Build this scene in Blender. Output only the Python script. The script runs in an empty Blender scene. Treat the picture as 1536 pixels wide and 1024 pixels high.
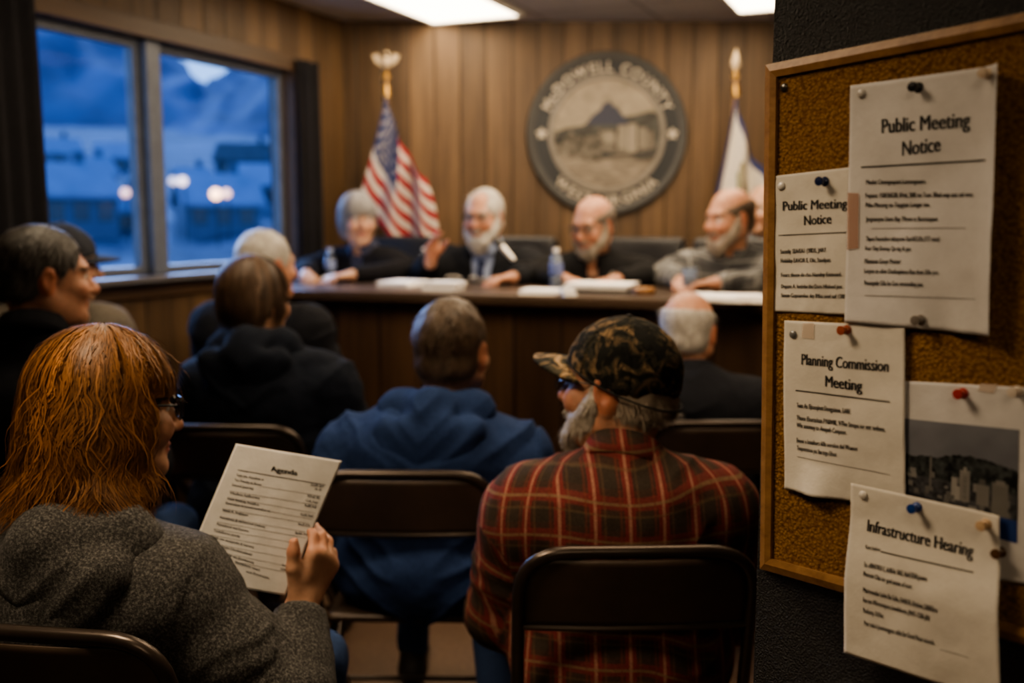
import bpy, bmesh, math, random
import numpy as np
from mathutils import Vector, Matrix, Euler

random.seed(7); RNG = np.random.default_rng(7)
SC = bpy.context.scene; COL = SC.collection
PI = math.pi
def R(a): return math.radians(a)
def V(*a): return np.array(a, dtype=float)
def nrm(v): v = np.asarray(v, float); return v / (np.linalg.norm(v) + 1e-12)

# ------------------------------------------------------------------ camera
EYE = V(0, 0, 1.45); PITCH = R(7.0); FPX = 1536 * 35 / 36
cam = bpy.data.cameras.new('camera'); camo = bpy.data.objects.new('camera', cam); COL.objects.link(camo)
camo.location = EYE; camo.rotation_euler = (PI / 2 - PITCH, 0, 0)
cam.lens = 35; cam.sensor_width = 36; cam.clip_start = 0.02; cam.clip_end = 3000
cam.dof.use_dof = True; cam.dof.focus_distance = 1.42; cam.dof.aperture_fstop = 2.3
SC.camera = camo
def ray(px, py):
    x = (px - 768) / FPX; y = (512 - py) / FPX
    return V(x, math.cos(PITCH) + y * math.sin(PITCH), -math.sin(PITCH) + y * math.cos(PITCH))
def PY(px, py, Y): d = ray(px, py); return EYE + d * (Y / d[1])
def PZ(px, py, z): d = ray(px, py); return EYE + d * ((z - EYE[2]) / d[2])

class Plane:
    def __init__(s, O, N, up=(0, 0, 1)):
        s.O = np.asarray(O, float); s.N = nrm(N)
        s.A = nrm(np.cross(up, s.N)); s.B = np.cross(s.N, s.A)
    def hit(s, px, py):
        d = ray(px, py); t = np.dot(s.O - EYE, s.N) / np.dot(d, s.N)
        q = EYE + d * t - s.O
        return V(np.dot(q, s.A), np.dot(q, s.B))
    def at(s, a, b, n=0): return s.O + s.A * a + s.B * b + s.N * n

# ------------------------------------------------------------------ materials
MATS = {}
class NT:
    def __init__(s, name):
        s.m = bpy.data.materials.new(name); s.m.use_nodes = True
        s.t = s.m.node_tree; s.b = s.t.nodes['Principled BSDF']
    def n(s, typ, ins=None, **kw):
        nd = s.t.nodes.new('ShaderNode' + typ)
        for k, v in kw.items(): setattr(nd, k, v)
        for k, v in (ins or {}).items():
            i = nd.inputs[k]
            if hasattr(v, 'is_output'): s.t.links.new(v, i)
            else: i.default_value = v
        return nd
    def l(s, a, b): s.t.links.new(a, b)
    def ramp(s, fac, stops, interp='LINEAR'):
        r = s.n('ValToRGB', {'Fac': fac}); r.color_ramp.interpolation = interp
        e = r.color_ramp.elements
        while len(e) < len(stops): e.new(0.5)
        for i, (p, c) in enumerate(stops): e[i].position = p; e[i].color = (*c, 1) if len(c) == 3 else c
        return r.outputs['Color']
    def coord(s, which='Object', scale=(1, 1, 1), rot=(0, 0, 0)):
        tc = s.n('TexCoord')
        return s.n('Mapping', {'Vector': tc.outputs[which], 'Scale': scale, 'Rotation': rot}).outputs['Vector']
    def noise(s, vec, scale, detail=4, rough=.55): return s.n('TexNoise', {'Vector': vec, 'Scale': scale, 'Detail': detail, 'Roughness': rough}).outputs['Fac']
    def mix(s, f, a, b, blend='MIX'):
        m = s.n('Mix', data_type='RGBA', blend_type=blend)
        for sock, v in ((m.inputs[0], f), (m.inputs[6], a), (m.inputs[7], b)):
            if hasattr(v, 'is_output'): s.t.links.new(v, sock)
            else: sock.default_value = v if not isinstance(v, tuple) or len(v) == 4 else (*v, 1)
        return m.outputs[2]
    def math(s, op, a, b=0.0, c=None):
        m = s.n('Math', operation=op)
        for i, v in enumerate((a, b) if c is None else (a, b, c)):
            if hasattr(v, 'is_output'): s.t.links.new(v, m.inputs[i])
            else: m.inputs[i].default_value = v
        return m.outputs[0]
    def bump(s, h, strength=.3, dist=.01):
        b = s.n('Bump', {'Height': h, 'Strength': strength, 'Distance': dist}); s.l(b.outputs['Normal'], s.b.inputs['Normal'])
    def set(s, color=None, rough=None, metal=None, spec=None, emit=None, es=0):
        b = s.b
        if color is not None:
            if hasattr(color, 'is_output'): s.l(color, b.inputs['Base Color'])
            else: b.inputs['Base Color'].default_value = (*color, 1)
        if rough is not None:
            if hasattr(rough, 'is_output'): s.l(rough, b.inputs['Roughness'])
            else: b.inputs['Roughness'].default_value = rough
        if metal is not None: b.inputs['Metallic'].default_value = metal
        if spec is not None: b.inputs['Specular IOR Level'].default_value = spec
        if emit is not None:
            b.inputs['Emission Color'].default_value = (*emit, 1); b.inputs['Emission Strength'].default_value = es
        return s.m
def simple(name, color, rough=.6, metal=0, spec=.5, var=.12, vs=14, bump=0, bs=60, bd=.004):
    if name in MATS: return MATS[name]
    t = NT(name); c = t.coord()
    f = t.noise(c, vs)
    lo = tuple(x * (1 - var) for x in color); hi = tuple(min(1, x * (1 + var)) for x in color)
    t.set(t.ramp(f, [(.3, lo), (.7, hi)]), rough, metal, spec)
    if bump: t.bump(t.noise(c, bs), bump, bd)
    MATS[name] = t.m; return t.m
def fabric(name, color, speck=.25, scale=350, rough=.95, big=.15, bump=.35):
    if name in MATS: return MATS[name]
    t = NT(name); c = t.coord()
    f = t.noise(c, scale, 2, .6); g = t.noise(c, 6, 4)
    lo = tuple(x * (1 - speck) for x in color); hi = tuple(min(1, x * (1 + speck)) for x in color)
    col = t.ramp(f, [(.36, lo), (.64, hi)])
    col = t.mix(1.0, col, t.ramp(g, [(.3, (1 - big,) * 3), (.7, (1 + 0 * big,) * 3)]), 'MULTIPLY')
    t.set(col, rough, 0, .12); t.bump(f, bump, .003)
    MATS[name] = t.m; return t.m
def vcol(name, rough=.7, spec=.3, sss=0, attr='Col', bump=0, bs=200, mul=None, mulscale=40, mulamt=.15):
    if name in MATS: return MATS[name]
    t = NT(name); a = t.n('Attribute', attribute_name=attr).outputs['Color']; c = t.coord()
    if mul:
        a = t.mix(1.0, a, t.ramp(t.noise(c, mulscale, 5), [(.3, (1 - mulamt,) * 3), (.7, (1,) * 3)]), 'MULTIPLY')
    t.set(a, rough, 0, spec)
    if sss:
        t.b.inputs['Subsurface Weight'].default_value = sss
        t.b.inputs['Subsurface Radius'].default_value = (.012, .005, .003); t.b.inputs['Subsurface Scale'].default_value = .6
    if bump: t.bump(t.noise(c, bs, 3), bump, .002)
    MATS[name] = t.m; return t.m
def wood(name, c1, c2, board=.1, grain_axis='Z', rough=.5, groove=True, scale=1.0, off=0.0, gw=.045):
    """boards run along grain_axis ('Z' or 'X'); board seams repeat along the other face axis."""
    if name in MATS: return MATS[name]
    t = NT(name); tc = t.n('TexCoord').outputs['Object']
    sp = t.n('SeparateXYZ', {0: tc})
    across = sp.outputs['X'] if grain_axis == 'Z' else sp.outputs['Z']
    sc = (18, 18, 1.1) if grain_axis == 'Z' else (1.1, 18, 18)
    v = t.n('Mapping', {'Vector': tc, 'Scale': tuple(k * scale for k in sc)}).outputs['Vector']
    if groove:
        q = t.math('DIVIDE', t.math('ADD', across, 50 + off), board)
        idx = t.math('FLOOR', q); fr = t.math('FRACT', q)
        rnd = t.n('TexWhiteNoise', {'W': idx}, noise_dimensions='1D').outputs['Value']
        v = t.n('VectorMath', {0: v, 1: t.n('CombineXYZ', {0: t.math('MULTIPLY', rnd, 37), 2: t.math('MULTIPLY', rnd, 91)}).outputs[0]}, operation='ADD').outputs[0]
    n1 = t.noise(v, 1.0, 8, .62)
    n2 = t.noise(v, 4.5, 4, .6)
    f = t.math('ADD', t.math('MULTIPLY', n1, .7), t.math('MULTIPLY', n2, .3))
    col = t.ramp(f, [(.34, c1), (.5, tuple((a + b) / 2 for a, b in zip(c1, c2))), (.66, c2)])
    if groove:
        col = t.mix(1.0, col, t.ramp(rnd, [(0, (.62, .6, .58)), (1, (1.1, 1.08, 1.05))]), 'MULTIPLY')
        e = t.math('MINIMUM', fr, t.math('SUBTRACT', 1.0, fr))
        g = t.n('MapRange', {0: e, 1: 0.0, 2: gw, 3: 0.0, 4: 1.0}).outputs[0]
        col = t.mix(g, (*[x * .18 for x in c1], 1), col)
        t.bump(t.math('ADD', g, t.math('MULTIPLY', f, .25)), .5, .006)
    else: t.bump(f, .15, .003)
    t.set(col, rough, 0, .4); MATS[name] = t.m; return t.m
def emis(name, color, s):
    if name in MATS: return MATS[name]
    t = NT(name); c = t.coord(); t.set((.8, .8, .8), .6)
    col = t.ramp(t.noise(c, 2.0), [(.2, tuple(x * .94 for x in color)), (.8, color)])
    t.l(col, t.b.inputs['Emission Color']); t.b.inputs['Emission Strength'].default_value = s
    MATS[name] = t.m; return t.m

# ------------------------------------------------------------------ mesh helpers
def obj(name, verts, faces, mat=None, parent=None, smooth=True, cols=None, colname='Col', extra=None):
    me = bpy.data.meshes.new(name)
    verts = np.asarray(verts, dtype=np.float32)
    if isinstance(faces, np.ndarray):
        k = faces.shape[1]; nf = len(faces)
        me.vertices.add(len(verts)); me.vertices.foreach_set('co', verts.ravel())
        me.loops.add(nf * k); me.loops.foreach_set('vertex_index', faces.astype(np.int32).ravel())
        me.polygons.add(nf); me.polygons.foreach_set('loop_start', np.arange(0, nf * k, k, dtype=np.int32))
        me.update(calc_edges=True); me.validate()
    else:
        me.from_pydata(verts.tolist(), [], [list(map(int, f)) for f in faces]); me.update()
    if smooth: me.polygons.foreach_set('use_smooth', np.ones(len(me.polygons), bool))
    if cols is not None:
        a = me.color_attributes.new(colname, 'FLOAT_COLOR', 'POINT')
        c = np.ones((len(verts), 4), np.float32); c[:, :3] = cols; a.data.foreach_set('color', c.ravel())
    if extra is not None:
        for k, arr in extra.items():
            a = me.attributes.new(k, 'FLOAT_VECTOR', 'POINT'); a.data.foreach_set('vector', np.asarray(arr, np.float32).ravel())
    if mat is not None: me.materials.append(mat)
    o = bpy.data.objects.new(name, me); COL.objects.link(o)
    if parent is not None: o.parent = parent
    return o
class MB:
    def __init__(s): s.v = []; s.f = []; s.c = []; s.n = 0
    def add(s, v, f, col=None):
        v = np.asarray(v, float).reshape(-1, 3); s.v.append(v)
        s.f += [tuple(int(i) + s.n for i in q) for q in f]
        s.c.append(np.tile(np.asarray(col if col is not None else (1, 1, 1), float), (len(v), 1)) if np.ndim(col) < 2 else np.asarray(col))
        s.n += len(v); return s
    def box(s, lo, hi, M=None, col=None):
        x0, y0, z0 = lo; x1, y1, z1 = hi
        v = np.array([(x0, y0, z0), (x1, y0, z0), (x1, y1, z0), (x0, y1, z0), (x0, y0, z1), (x1, y0, z1), (x1, y1, z1), (x0, y1, z1)], float)
        if M is not None: v = v @ np.asarray(M)[:3, :3].T + np.asarray(M)[:3, 3]
        return s.add(v, [(0, 3, 2, 1), (4, 5, 6, 7), (0, 1, 5, 4), (1, 2, 6, 5), (2, 3, 7, 6), (3, 0, 4, 7)], col)
    def tube(s, pts, r, seg=10, closed=False, cap=True, col=None):
        pts = np.asarray(pts, float); n = len(pts); r = np.broadcast_to(np.asarray(r, float), (n,))
        T = np.zeros_like(pts)
        for i in range(n):
            a = pts[(i - 1) % n] if (closed or i > 0) else pts[i]; b = pts[(i + 1) % n] if (closed or i < n - 1) else pts[i]
            T[i] = nrm(b - a)
        u = np.cross(T[0], (0, 0, 1)); u = np.cross(T[0], (1, 0, 0)) if np.linalg.norm(u) < .1 else u; u = nrm(u)
        vs = []
        for i in range(n):
            u = nrm(u - T[i] * np.dot(u, T[i])); w = np.cross(T[i], u)
            for k in range(seg):
                a = 2 * PI * k / seg; vs.append(pts[i] + r[i] * (math.cos(a) * u + math.sin(a) * w))
        fs = []
        for i in range(n if closed else n - 1):
            j = (i + 1) % n
            for k in range(seg): fs.append((i * seg + k, i * seg + (k + 1) % seg, j * seg + (k + 1) % seg, j * seg + k))
        if cap and not closed: fs.append(tuple(range(seg))[::-1]); fs.append(tuple((n - 1) * seg + k for k in range(seg)))
        return s.add(vs, fs, col)
    def lathe(s, prof, seg=20, M=None, cap=True, col=None):
        vs = [(r * math.cos(2 * PI * k / seg), r * math.sin(2 * PI * k / seg), z) for r, z in prof for k in range(seg)]
        fs = [(i * seg + k, i * seg + (k + 1) % seg, (i + 1) * seg + (k + 1) % seg, (i + 1) * seg + k) for i in range(len(prof) - 1) for k in range(seg)]
        if cap: fs.append(tuple(range(seg))[::-1]); fs.append(tuple((len(prof) - 1) * seg + k for k in range(seg)))
        vs = np.array(vs)
        if M is not None: vs = vs @ np.asarray(M)[:3, :3].T + np.asarray(M)[:3, 3]
        return s.add(vs, fs, col)
    def ball(s, c, r, seg=14, M=None, col=None):
        prof = [(max(1e-4, math.sin(PI * i / 10)), -math.cos(PI * i / 10)) for i in range(11)]
        rr = np.broadcast_to(np.asarray(r, float), (3,)); T = np.eye(4); T[:3, :3] = np.diag(rr); T[:3, 3] = c
        if M is not None: T = np.asarray(M) @ T
        return s.lathe(prof, seg, T, col=col)
    def prism(s, poly, z0, z1, M=None, col=None):
        n = len(poly); v = np.array([(x, y, z0) for x, y in poly] + [(x, y, z1) for x, y in poly], float)
        if M is not None: v = v @ np.asarray(M)[:3, :3].T + np.asarray(M)[:3, 3]
        return s.add(v, [tuple(range(n))[::-1], tuple(range(n, 2 * n))] + [(i, (i + 1) % n, n + (i + 1) % n, n + i) for i in range(n)], col)
    def build(s, name, mat, parent=None, smooth=True, colors=False, bevel=0, bseg=2):
        v = np.concatenate(s.v)
        o = obj(name, v, s.f, mat, parent, smooth, np.concatenate(s.c) if colors else None)
        if bevel:
            m = o.modifiers.new('bevel', 'BEVEL'); m.width = bevel; m.segments = bseg; m.limit_method = 'ANGLE'; m.angle_limit = R(40)
            o.data.polygons.foreach_set('use_smooth', np.zeros(len(o.data.polygons), bool))
        elif smooth:
            try: o.data.set_sharp_from_angle(angle=R(42))
            except Exception: pass
        return o
def smoothline(pts, n=6):
    """Catmull-Rom through the points"""
    p = [np.asarray(q, float) for q in pts]; p = [2 * p[0] - p[1]] + p + [2 * p[-1] - p[-2]]; out = []
    for i in range(1, len(p) - 2):
        for k in range(n):
            t = k / n; a, b, c, d = p[i - 1], p[i], p[i + 1], p[i + 2]
            out.append(.5 * ((2 * b) + (c - a) * t + (2 * a - 5 * b + 4 * c - d) * t * t + (3 * b - a - 3 * c + d) * t ** 3))
    out.append(p[-2]); return np.array(out)
def rounded(pts, r, n=5):
    """polyline with each inner corner rounded by radius r"""
    P = [np.asarray(q, float) for q in pts]; out = [P[0]]
    for i in range(1, len(P) - 1):
        a = nrm(P[i - 1] - P[i]); b = nrm(P[i + 1] - P[i])
        rr = min(r, .49 * np.linalg.norm(P[i - 1] - P[i]), .49 * np.linalg.norm(P[i + 1] - P[i]))
        s0 = P[i] + a * rr; s1 = P[i] + b * rr
        for k in range(n + 1):
            t = k / n; out.append((1 - t) ** 2 * s0 + 2 * t * (1 - t) * P[i] + t * t * s1)
    out.append(P[-1]); return np.array(out)
def frameM(O, X, Y, Z):
    M = np.eye(4); M[:3, 0] = X; M[:3, 1] = Y; M[:3, 2] = Z; M[:3, 3] = O; return M
def tag(o, label, cat, group=None):
    o['label'] = label; o['category'] = cat
    if group: o['group'] = group
    return o
def thing(name, label, cat, loc=(0, 0, 0), rz=0, group=None):
    o = bpy.data.objects.new(name, None); COL.objects.link(o); o.empty_display_size = .1
    o.location = Vector([float(x) for x in loc]); o.rotation_euler = (0, 0, rz)
    return tag(o, label, cat, group)
def struct(o): o['kind'] = 'structure'; return o
def copy_tree(o, parent=None):
    c = o.copy(); COL.objects.link(c)
    if parent is not None: c.parent = parent
    for ch in list(o.children): copy_tree(ch, c)
    return c

# ------------------------------------------------------------------ noise
def vnoise(p, seed=0):
    p = np.asarray(p, float); i = np.floor(p).astype(np.int64); f = p - i; f = f * f * (3 - 2 * f)
    def h(x, y, z):
        n = (x * 374761393 + y * 668265263 + z * 2147483647 + seed * 974711) & 0x7fffffff
        n = ((n ^ (n >> 13)) * 1274126177) & 0x7fffffff
        return ((n ^ (n >> 16)) & 0xffff) / 65535.0
    r = 0
    for dx in (0, 1):
        wx = f[:, 0] if dx else 1 - f[:, 0]
        for dy in (0, 1):
            wy = f[:, 1] if dy else 1 - f[:, 1]
            for dz in (0, 1):
                wz = f[:, 2] if dz else 1 - f[:, 2]
                r = r + wx * wy * wz * h(i[:, 0] + dx, i[:, 1] + dy, i[:, 2] + dz)
    return r * 2 - 1
def fbm(p, o=3, seed=0): return sum(vnoise(np.asarray(p) * 2 ** k, seed + k) / 2 ** k for k in range(o))

# ------------------------------------------------------------------ signed-distance modelling
class SDF:
    def __init__(s, lo, hi, h):
        s.lo = np.asarray(lo, float); s.h = h
        s.n = np.ceil((np.asarray(hi) - s.lo) / h).astype(int) + 1
        s.d = np.full(s.n, 1.0, np.float32)
        s.ax = [s.lo[i] + h * np.arange(s.n[i]) for i in range(3)]
    def _sub(s, lo, hi):
        a = np.clip(np.floor((lo - s.lo) / s.h).astype(int), 0, s.n); b = np.clip(np.ceil((hi - s.lo) / s.h).astype(int) + 1, 0, s.n)
        if np.any(b <= a): return None, None
        sl = tuple(slice(a[i], b[i]) for i in range(3))
        g = np.meshgrid(*[s.ax[i][sl[i]].astype(np.float32) for i in range(3)], indexing='ij')
        return sl, np.stack(g, -1)
    def prim(s, pr, k=.02, op='add'):
        kind = pr[0]
        if kind == 'rc':
            _, a, b, r1, r2 = pr; m = max(r1, r2) + k + 2.5 * s.h
            lo = np.minimum(a, b) - m; hi = np.maximum(a, b) + m
        else:
            _, c, r, Rm = pr; m = float(np.max(r)) + k + 2.5 * s.h; lo = c - m; hi = c + m
        sl, P = s._sub(lo, hi)
        if sl is None: return
        if kind == 'rc':
            a = a.astype(np.float32); ba = (b - a).astype(np.float32); l2 = float(ba @ ba) + 1e-9
            t = np.clip(((P - a) @ ba) / l2, 0, 1)
            d = np.linalg.norm(P - a - t[..., None] * ba, axis=-1) - (r1 + (r2 - r1) * t)
        else:
            q = (P - c.astype(np.float32))
            if Rm is not None: q = q @ np.asarray(Rm, np.float32)
            r = np.asarray(r, np.float32); q0 = q / r
            if kind == 'el':
                k0 = np.linalg.norm(q0, axis=-1); k1 = np.linalg.norm(q0 / r, axis=-1) + 1e-6
                d = k0 * (k0 - 1) / k1
            else:  # rounded box
                rd = float(min(r)) * .45; e = np.abs(q) - (r - rd)
                d = np.linalg.norm(np.maximum(e, 0), axis=-1) + np.minimum(np.max(e, -1), 0) - rd
        D = s.d[sl]
        if op == 'add':
            h = np.maximum(k - np.abs(D - d), 0) / max(k, 1e-6); s.d[sl] = np.minimum(D, d) - h * h * k * .25
        elif op == 'sub':
            d = -d; h = np.maximum(k - np.abs(D - d), 0) / max(k, 1e-6); s.d[sl] = np.maximum(D, d) + h * h * k * .25
    def cut(s, p, n, c=None, rad=None):
        """remove what lies on the +n side of the plane (only inside the ball if given)"""
        n = nrm(n)
        if c is None: lo, hi = s.lo, s.lo + s.h * s.n
        else: lo, hi = np.asarray(c) - rad, np.asarray(c) + rad
        sl, P = s._sub(lo, hi)
        if sl is None: return
        s.d[sl] = np.maximum(s.d[sl], ((P - np.asarray(p, np.float32)) @ n.astype(np.float32)).astype(np.float32))
    def mesh(s):
        d = s.d; sg = d < 0
        c = np.zeros(tuple(np.array(d.shape) - 1), np.int8)
        for x in (0, 1):
            for y in (0, 1):
                for z in (0, 1):
                    c += sg[x:d.shape[0] - 1 + x, y:d.shape[1] - 1 + y, z:d.shape[2] - 1 + z]
        I = np.argwhere((c > 0) & (c < 8))
        idx = np.full(c.shape, -1, np.int32); idx[tuple(I.T)] = np.arange(len(I))
        corners = {}
        for x in (0, 1):
            for y in (0, 1):
                for z in (0, 1): corners[(x, y, z)] = d[I[:, 0] + x, I[:, 1] + y, I[:, 2] + z]
        acc = np.zeros((len(I), 3)); cnt = np.zeros(len(I))
        for ax in range(3):
            for u in (0, 1):
                for w in (0, 1):
                    a = [0, 0, 0]; o = [i for i in range(3) if i != ax]; a[o[0]] = u; a[o[1]] = w; b = a.copy(); b[ax] = 1
                    da, db = corners[tuple(a)], corners[tuple(b)]; m = (da < 0) != (db < 0)
                    t = np.where(m, da / np.where(m, da - db, 1), 0)
                    p = np.tile(np.array(a, float), (len(I), 1)); p[:, ax] += t
                    acc += p * m[:, None]; cnt += m
        v = s.lo + s.h * (I + acc / np.maximum(cnt, 1)[:, None])
        F = []
        for ax in range(3):
            o = [(ax + 1) % 3, (ax + 2) % 3]
            sl0 = [slice(None)] * 3; sl1 = [slice(None)] * 3; sl0[ax] = slice(0, -1); sl1[ax] = slice(1, None)
            e = sg[tuple(sl0)] != sg[tuple(sl1)]; E = np.argwhere(e)
            ok = np.all((E[:, o] > 0), axis=1) & np.all(E[:, o] < np.array(c.shape)[o], axis=1)
            E = E[ok]
            def cell(du, dv):
                q = E.copy(); q[:, o[0]] -= du; q[:, o[1]] -= dv; return idx[tuple(q.T)]
            quad = np.stack([cell(1, 1), cell(0, 1), cell(0, 0), cell(1, 0)], 1)
            inside = sg[tuple(E.T)]
            quad[~inside] = quad[~inside][:, ::-1]
            F.append(quad)
        F = np.concatenate(F); F = F[np.all(F >= 0, 1)]
        return v, F
def rc(a, b, r1, r2): return ('rc', np.asarray(a, float), np.asarray(b, float), r1, r2)
def el(c, r, Rm=None): return ('el', np.asarray(c, float), np.asarray(r, float), Rm)
def rb(c, r, Rm=None): return ('rb', np.asarray(c, float), np.asarray(r, float), Rm)
def xf(pr, M):
    """a primitive moved by a rigid matrix"""
    Rm, t = M[:3, :3], M[:3, 3]
    if pr[0] == 'rc': return ('rc', Rm @ pr[1] + t, Rm @ pr[2] + t, pr[3], pr[4])
    return (pr[0], Rm @ pr[1] + t, pr[2], Rm @ (pr[3] if pr[3] is not None else np.eye(3)))
def vnormals(v, f):
    n = np.zeros_like(v); a = np.cross(v[f[:, 2]] - v[f[:, 0]], v[f[:, 3]] - v[f[:, 1]])
    for k in range(4): np.add.at(n, f[:, k], a)
    return n / (np.linalg.norm(n, axis=1)[:, None] + 1e-12)
def relax(v, f, it=2, lam=.5):
    e = np.concatenate([f[:, [0, 1]], f[:, [1, 2]], f[:, [2, 3]], f[:, [3, 0]]])
    for _ in range(it):
        a = np.zeros_like(v); c = np.zeros(len(v))
        np.add.at(a, e[:, 0], v[e[:, 1]]); np.add.at(c, e[:, 0], 1); np.add.at(a, e[:, 1], v[e[:, 0]]); np.add.at(c, e[:, 1], 1)
        v = v + lam * (a / np.maximum(c, 1)[:, None] - v)
    return v
def sdfmesh(prims, h, subs=(), cuts=(), it=2, pad=.05):
    lo = np.full(3, 9.); hi = np.full(3, -9.)
    for pr, k in prims:
        m = max(pr[3], pr[4]) if pr[0] == 'rc' else float(np.max(pr[2]))
        for p in ([pr[1], pr[2]] if pr[0] == 'rc' else [pr[1]]): lo = np.minimum(lo, p - m); hi = np.maximum(hi, p + m)
    S = SDF(lo - pad, hi + pad, h)
    for pr, k in prims: S.prim(pr, k)
    for pr, k in subs: S.prim(pr, k, 'sub')
    for c in cuts: S.cut(*c)
    v, f = S.mesh(); return relax(v, f, it), f
# brightness of the place, gathered here
LIGHT_S = 9.0; SUN_E = 13.0; EXPO = 0.35; SKY_S = 1.9; SPOT_E = 122
LAMPS = [('ceiling_lamp_front', (.4, 4.55, 2.55), 36, 1.0, (.4, 4.9, 0)), ('ceiling_lamp_mid', (.3, 2.6, 2.55), 14, .9, (.1, 2.4, 0)), ('ceiling_fill', (.9, 2.3, 2.35), 40, 1.2, (.9, 4.4, 2.9)), ('rear_fill', (.1, -.7, 2.5), 9, .8, (.2, 2.0, .7))]  # upward and rear entries are added fill without fixtures, for ceiling and chair backs
# ------------------------------------------------------------------ people
def rotM(yaw=0, pitch=0, roll=0):
    return np.array(Euler((pitch, roll, yaw), 'XYZ').to_matrix())
SKIN = dict(fair=(.47, .27, .18), ruddy=(.44, .225, .145), tan=(.40, .21, .12))
EYE_C = V(.032, .080, .006)
EAR_C = V(.080, -.008, -.006)
def head_prims(male=True, ear=1.0, nose=1.0, jowl=0.0):
    P = [(el((0, -.014, .032), (.077, .098, .088)), .01), (el((0, .034, -.030), (.064, .064, .086)), .03),
         (el((0, -.02, -.02), (.070, .085, .075)), .02)]
    for s in (-1, 1):
        P.append((rc((s * .056, .0, -.058), (s * .018, .074, -.098), .024, .020 + .004 * male), .025))
        P.append((el((s * .040, .072, -.030), (.026, .026, .026)), .02))                                   # cheek
        if jowl: P.append((el((s * .05, .03, -.09), (.03 * jowl + .005, .04, .03)), .03))
    P.append((el((0, .078, -.102), (.021, .020, .017)), .02))                                             # chin
    P.append((el((0, .082, .026), (.052, .016, .014)), .018))                                             # brow
    P.append((rc((0, .094, .008), (0, .116 + .004 * (nose - 1), -.030), .008, .0125 * nose), .010))        # nose
    for s in (-1, 1): P.append((el((s * .012, .104, -.034), (.009 * nose, .011, .008)), .006))
    P.append((el((0, .092, -.060), (.027, .013, .0065)), .006)); P.append((el((0, .091, -.071), (.023, .013, .008)), .006))
    sub = []
    for s in (-1, 1): sub.append((el((s * .032, .103, .004), (.019, .017, .013)), .012))
    sub.append((el((0, .112, -.0655), (.026, .016, .0022)), .004))
    eye = [(el(EYE_C * V(s, 1, 1), (.0135, .0135, .0125)), .001) for s in (-1, 1)]
    lid = [(rc((s * .022, .090, .0135), (s * .043, .084, .0125), .004, .004), .005) for s in (-1, 1)]
    ears = []; esub = []
    for s in (-1, 1):
        Re = rotM(0, 0, 0) @ np.array(Euler((R(-12), 0, R(-22 * s)), 'XYZ').to_matrix())
        c = EAR_C * V(s, 1, 1)
        ears.append((el(c, (.010, .019 * ear, .031 * ear), Re), .008)); ears.append((el(c + V(-.002 * s, .003, -.027 * ear), (.009, .011, .012)), .008))
        esub.append((el(c + V(.009 * s, .004, .002), (.006, .011, .019), Re), .005))
    return P, sub, eye + lid + ears, esub
def hand_prims(w, d, pn, side, curls=(.35, .4, .45, .5), size=1.0, thumb=None, fan=.06):
    """w wrist point, d direction of the hand, pn where the palm faces, side = unit vector towards the thumb"""
    d = nrm(d); pn = nrm(np.asarray(pn, float) - d * np.dot(pn, d)); l = nrm(np.cross(d, pn)); l = l if np.dot(l, side) > 0 else -l
    P = [(rc(w - d * .02, w + d * .02, .026 * size, .024 * size), .02)]
    offs = (.029, .010, -.009, -.026); lens = (.074, .082, .076, .060); reach = (.088, .092, .088, .080)
    for k in range(4):
        kn = w + d * reach[k] * size + l * offs[k] * size - pn * .003
        P.append((rc(w + d * .018 + l * offs[k] * .55 * size, kn, .0155 * size, .0125 * size), .012))
        ang = 0.0; p = kn; dd = nrm(d + l * fan * (1.5 - k)); c = curls[k]
        for j, fr in enumerate((.44, .31, .25)):
            ang += c * (1.0, 1.15, .8)[j]
            q = p + (dd * math.cos(ang) + pn * math.sin(ang)) * lens[k] * fr * size
            r0 = (.0098, .0088, .0078)[j] * size * (.88 if k == 3 else 1); P.append((rc(p, q, r0, r0 * .9), .004 if j else .006)); p = q
    P.append((el(w + d * .05 * size + l * .022 * size + pn * .010, V(.020, .020, .020) * size), .015))
    if thumb is None:
        b = w + d * .030 * size + l * .024 * size + pn * .006; t1 = nrm(l * .62 + d * .72 + pn * .25); t2 = nrm(l * .28 + d * .9 + pn * .35)
        pts = [b, b + t1 * .040 * size, b + t1 * .040 * size + t2 * .032 * size, b + t1 * .040 * size + t2 * .055 * size]
    else: pts = thumb
    rr = (.0150, .0118, .0105, .0085)
    for j in range(3): P.append((rc(pts[j], pts[j + 1], rr[j] * size, rr[j + 1] * size), .008))
    return P

def build_strands(name, P, N, D, L, nseg, wid, mat, cols, parent, lift=.15, grav=0.0, curl=0.0, jit=.15, surf=None, seed=0):
    """tapered ribbons that start at P (normals N) and run along D; one mesh"""
    rng = np.random.default_rng(seed); n = len(P); pts = np.zeros((n, nseg + 1, 3)); pts[:, 0] = P
    d = D + N * lift + rng.normal(0, jit, (n, 3)); d /= np.linalg.norm(d, axis=1)[:, None] + 1e-9
    ph = rng.uniform(0, 6.28, n); side = np.cross(d, N); side /= np.linalg.norm(side, axis=1)[:, None] + 1e-9
    for k in range(1, nseg + 1):
        step = (L / nseg)[:, None]
        d2 = d + side * (curl * np.sin(ph + k * 1.1))[:, None] + V(0, 0, -grav) * (k / nseg)
        d2 = d2 - N * (lift * .5 * k / nseg)
        d2 /= np.linalg.norm(d2, axis=1)[:, None] + 1e-9
        pts[:, k] = pts[:, k - 1] + d2 * step
        if surf is not None: pts[:, k] = surf(pts[:, k], k / nseg)
    return ribbons(name, pts, N, wid, mat, cols, parent)
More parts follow.
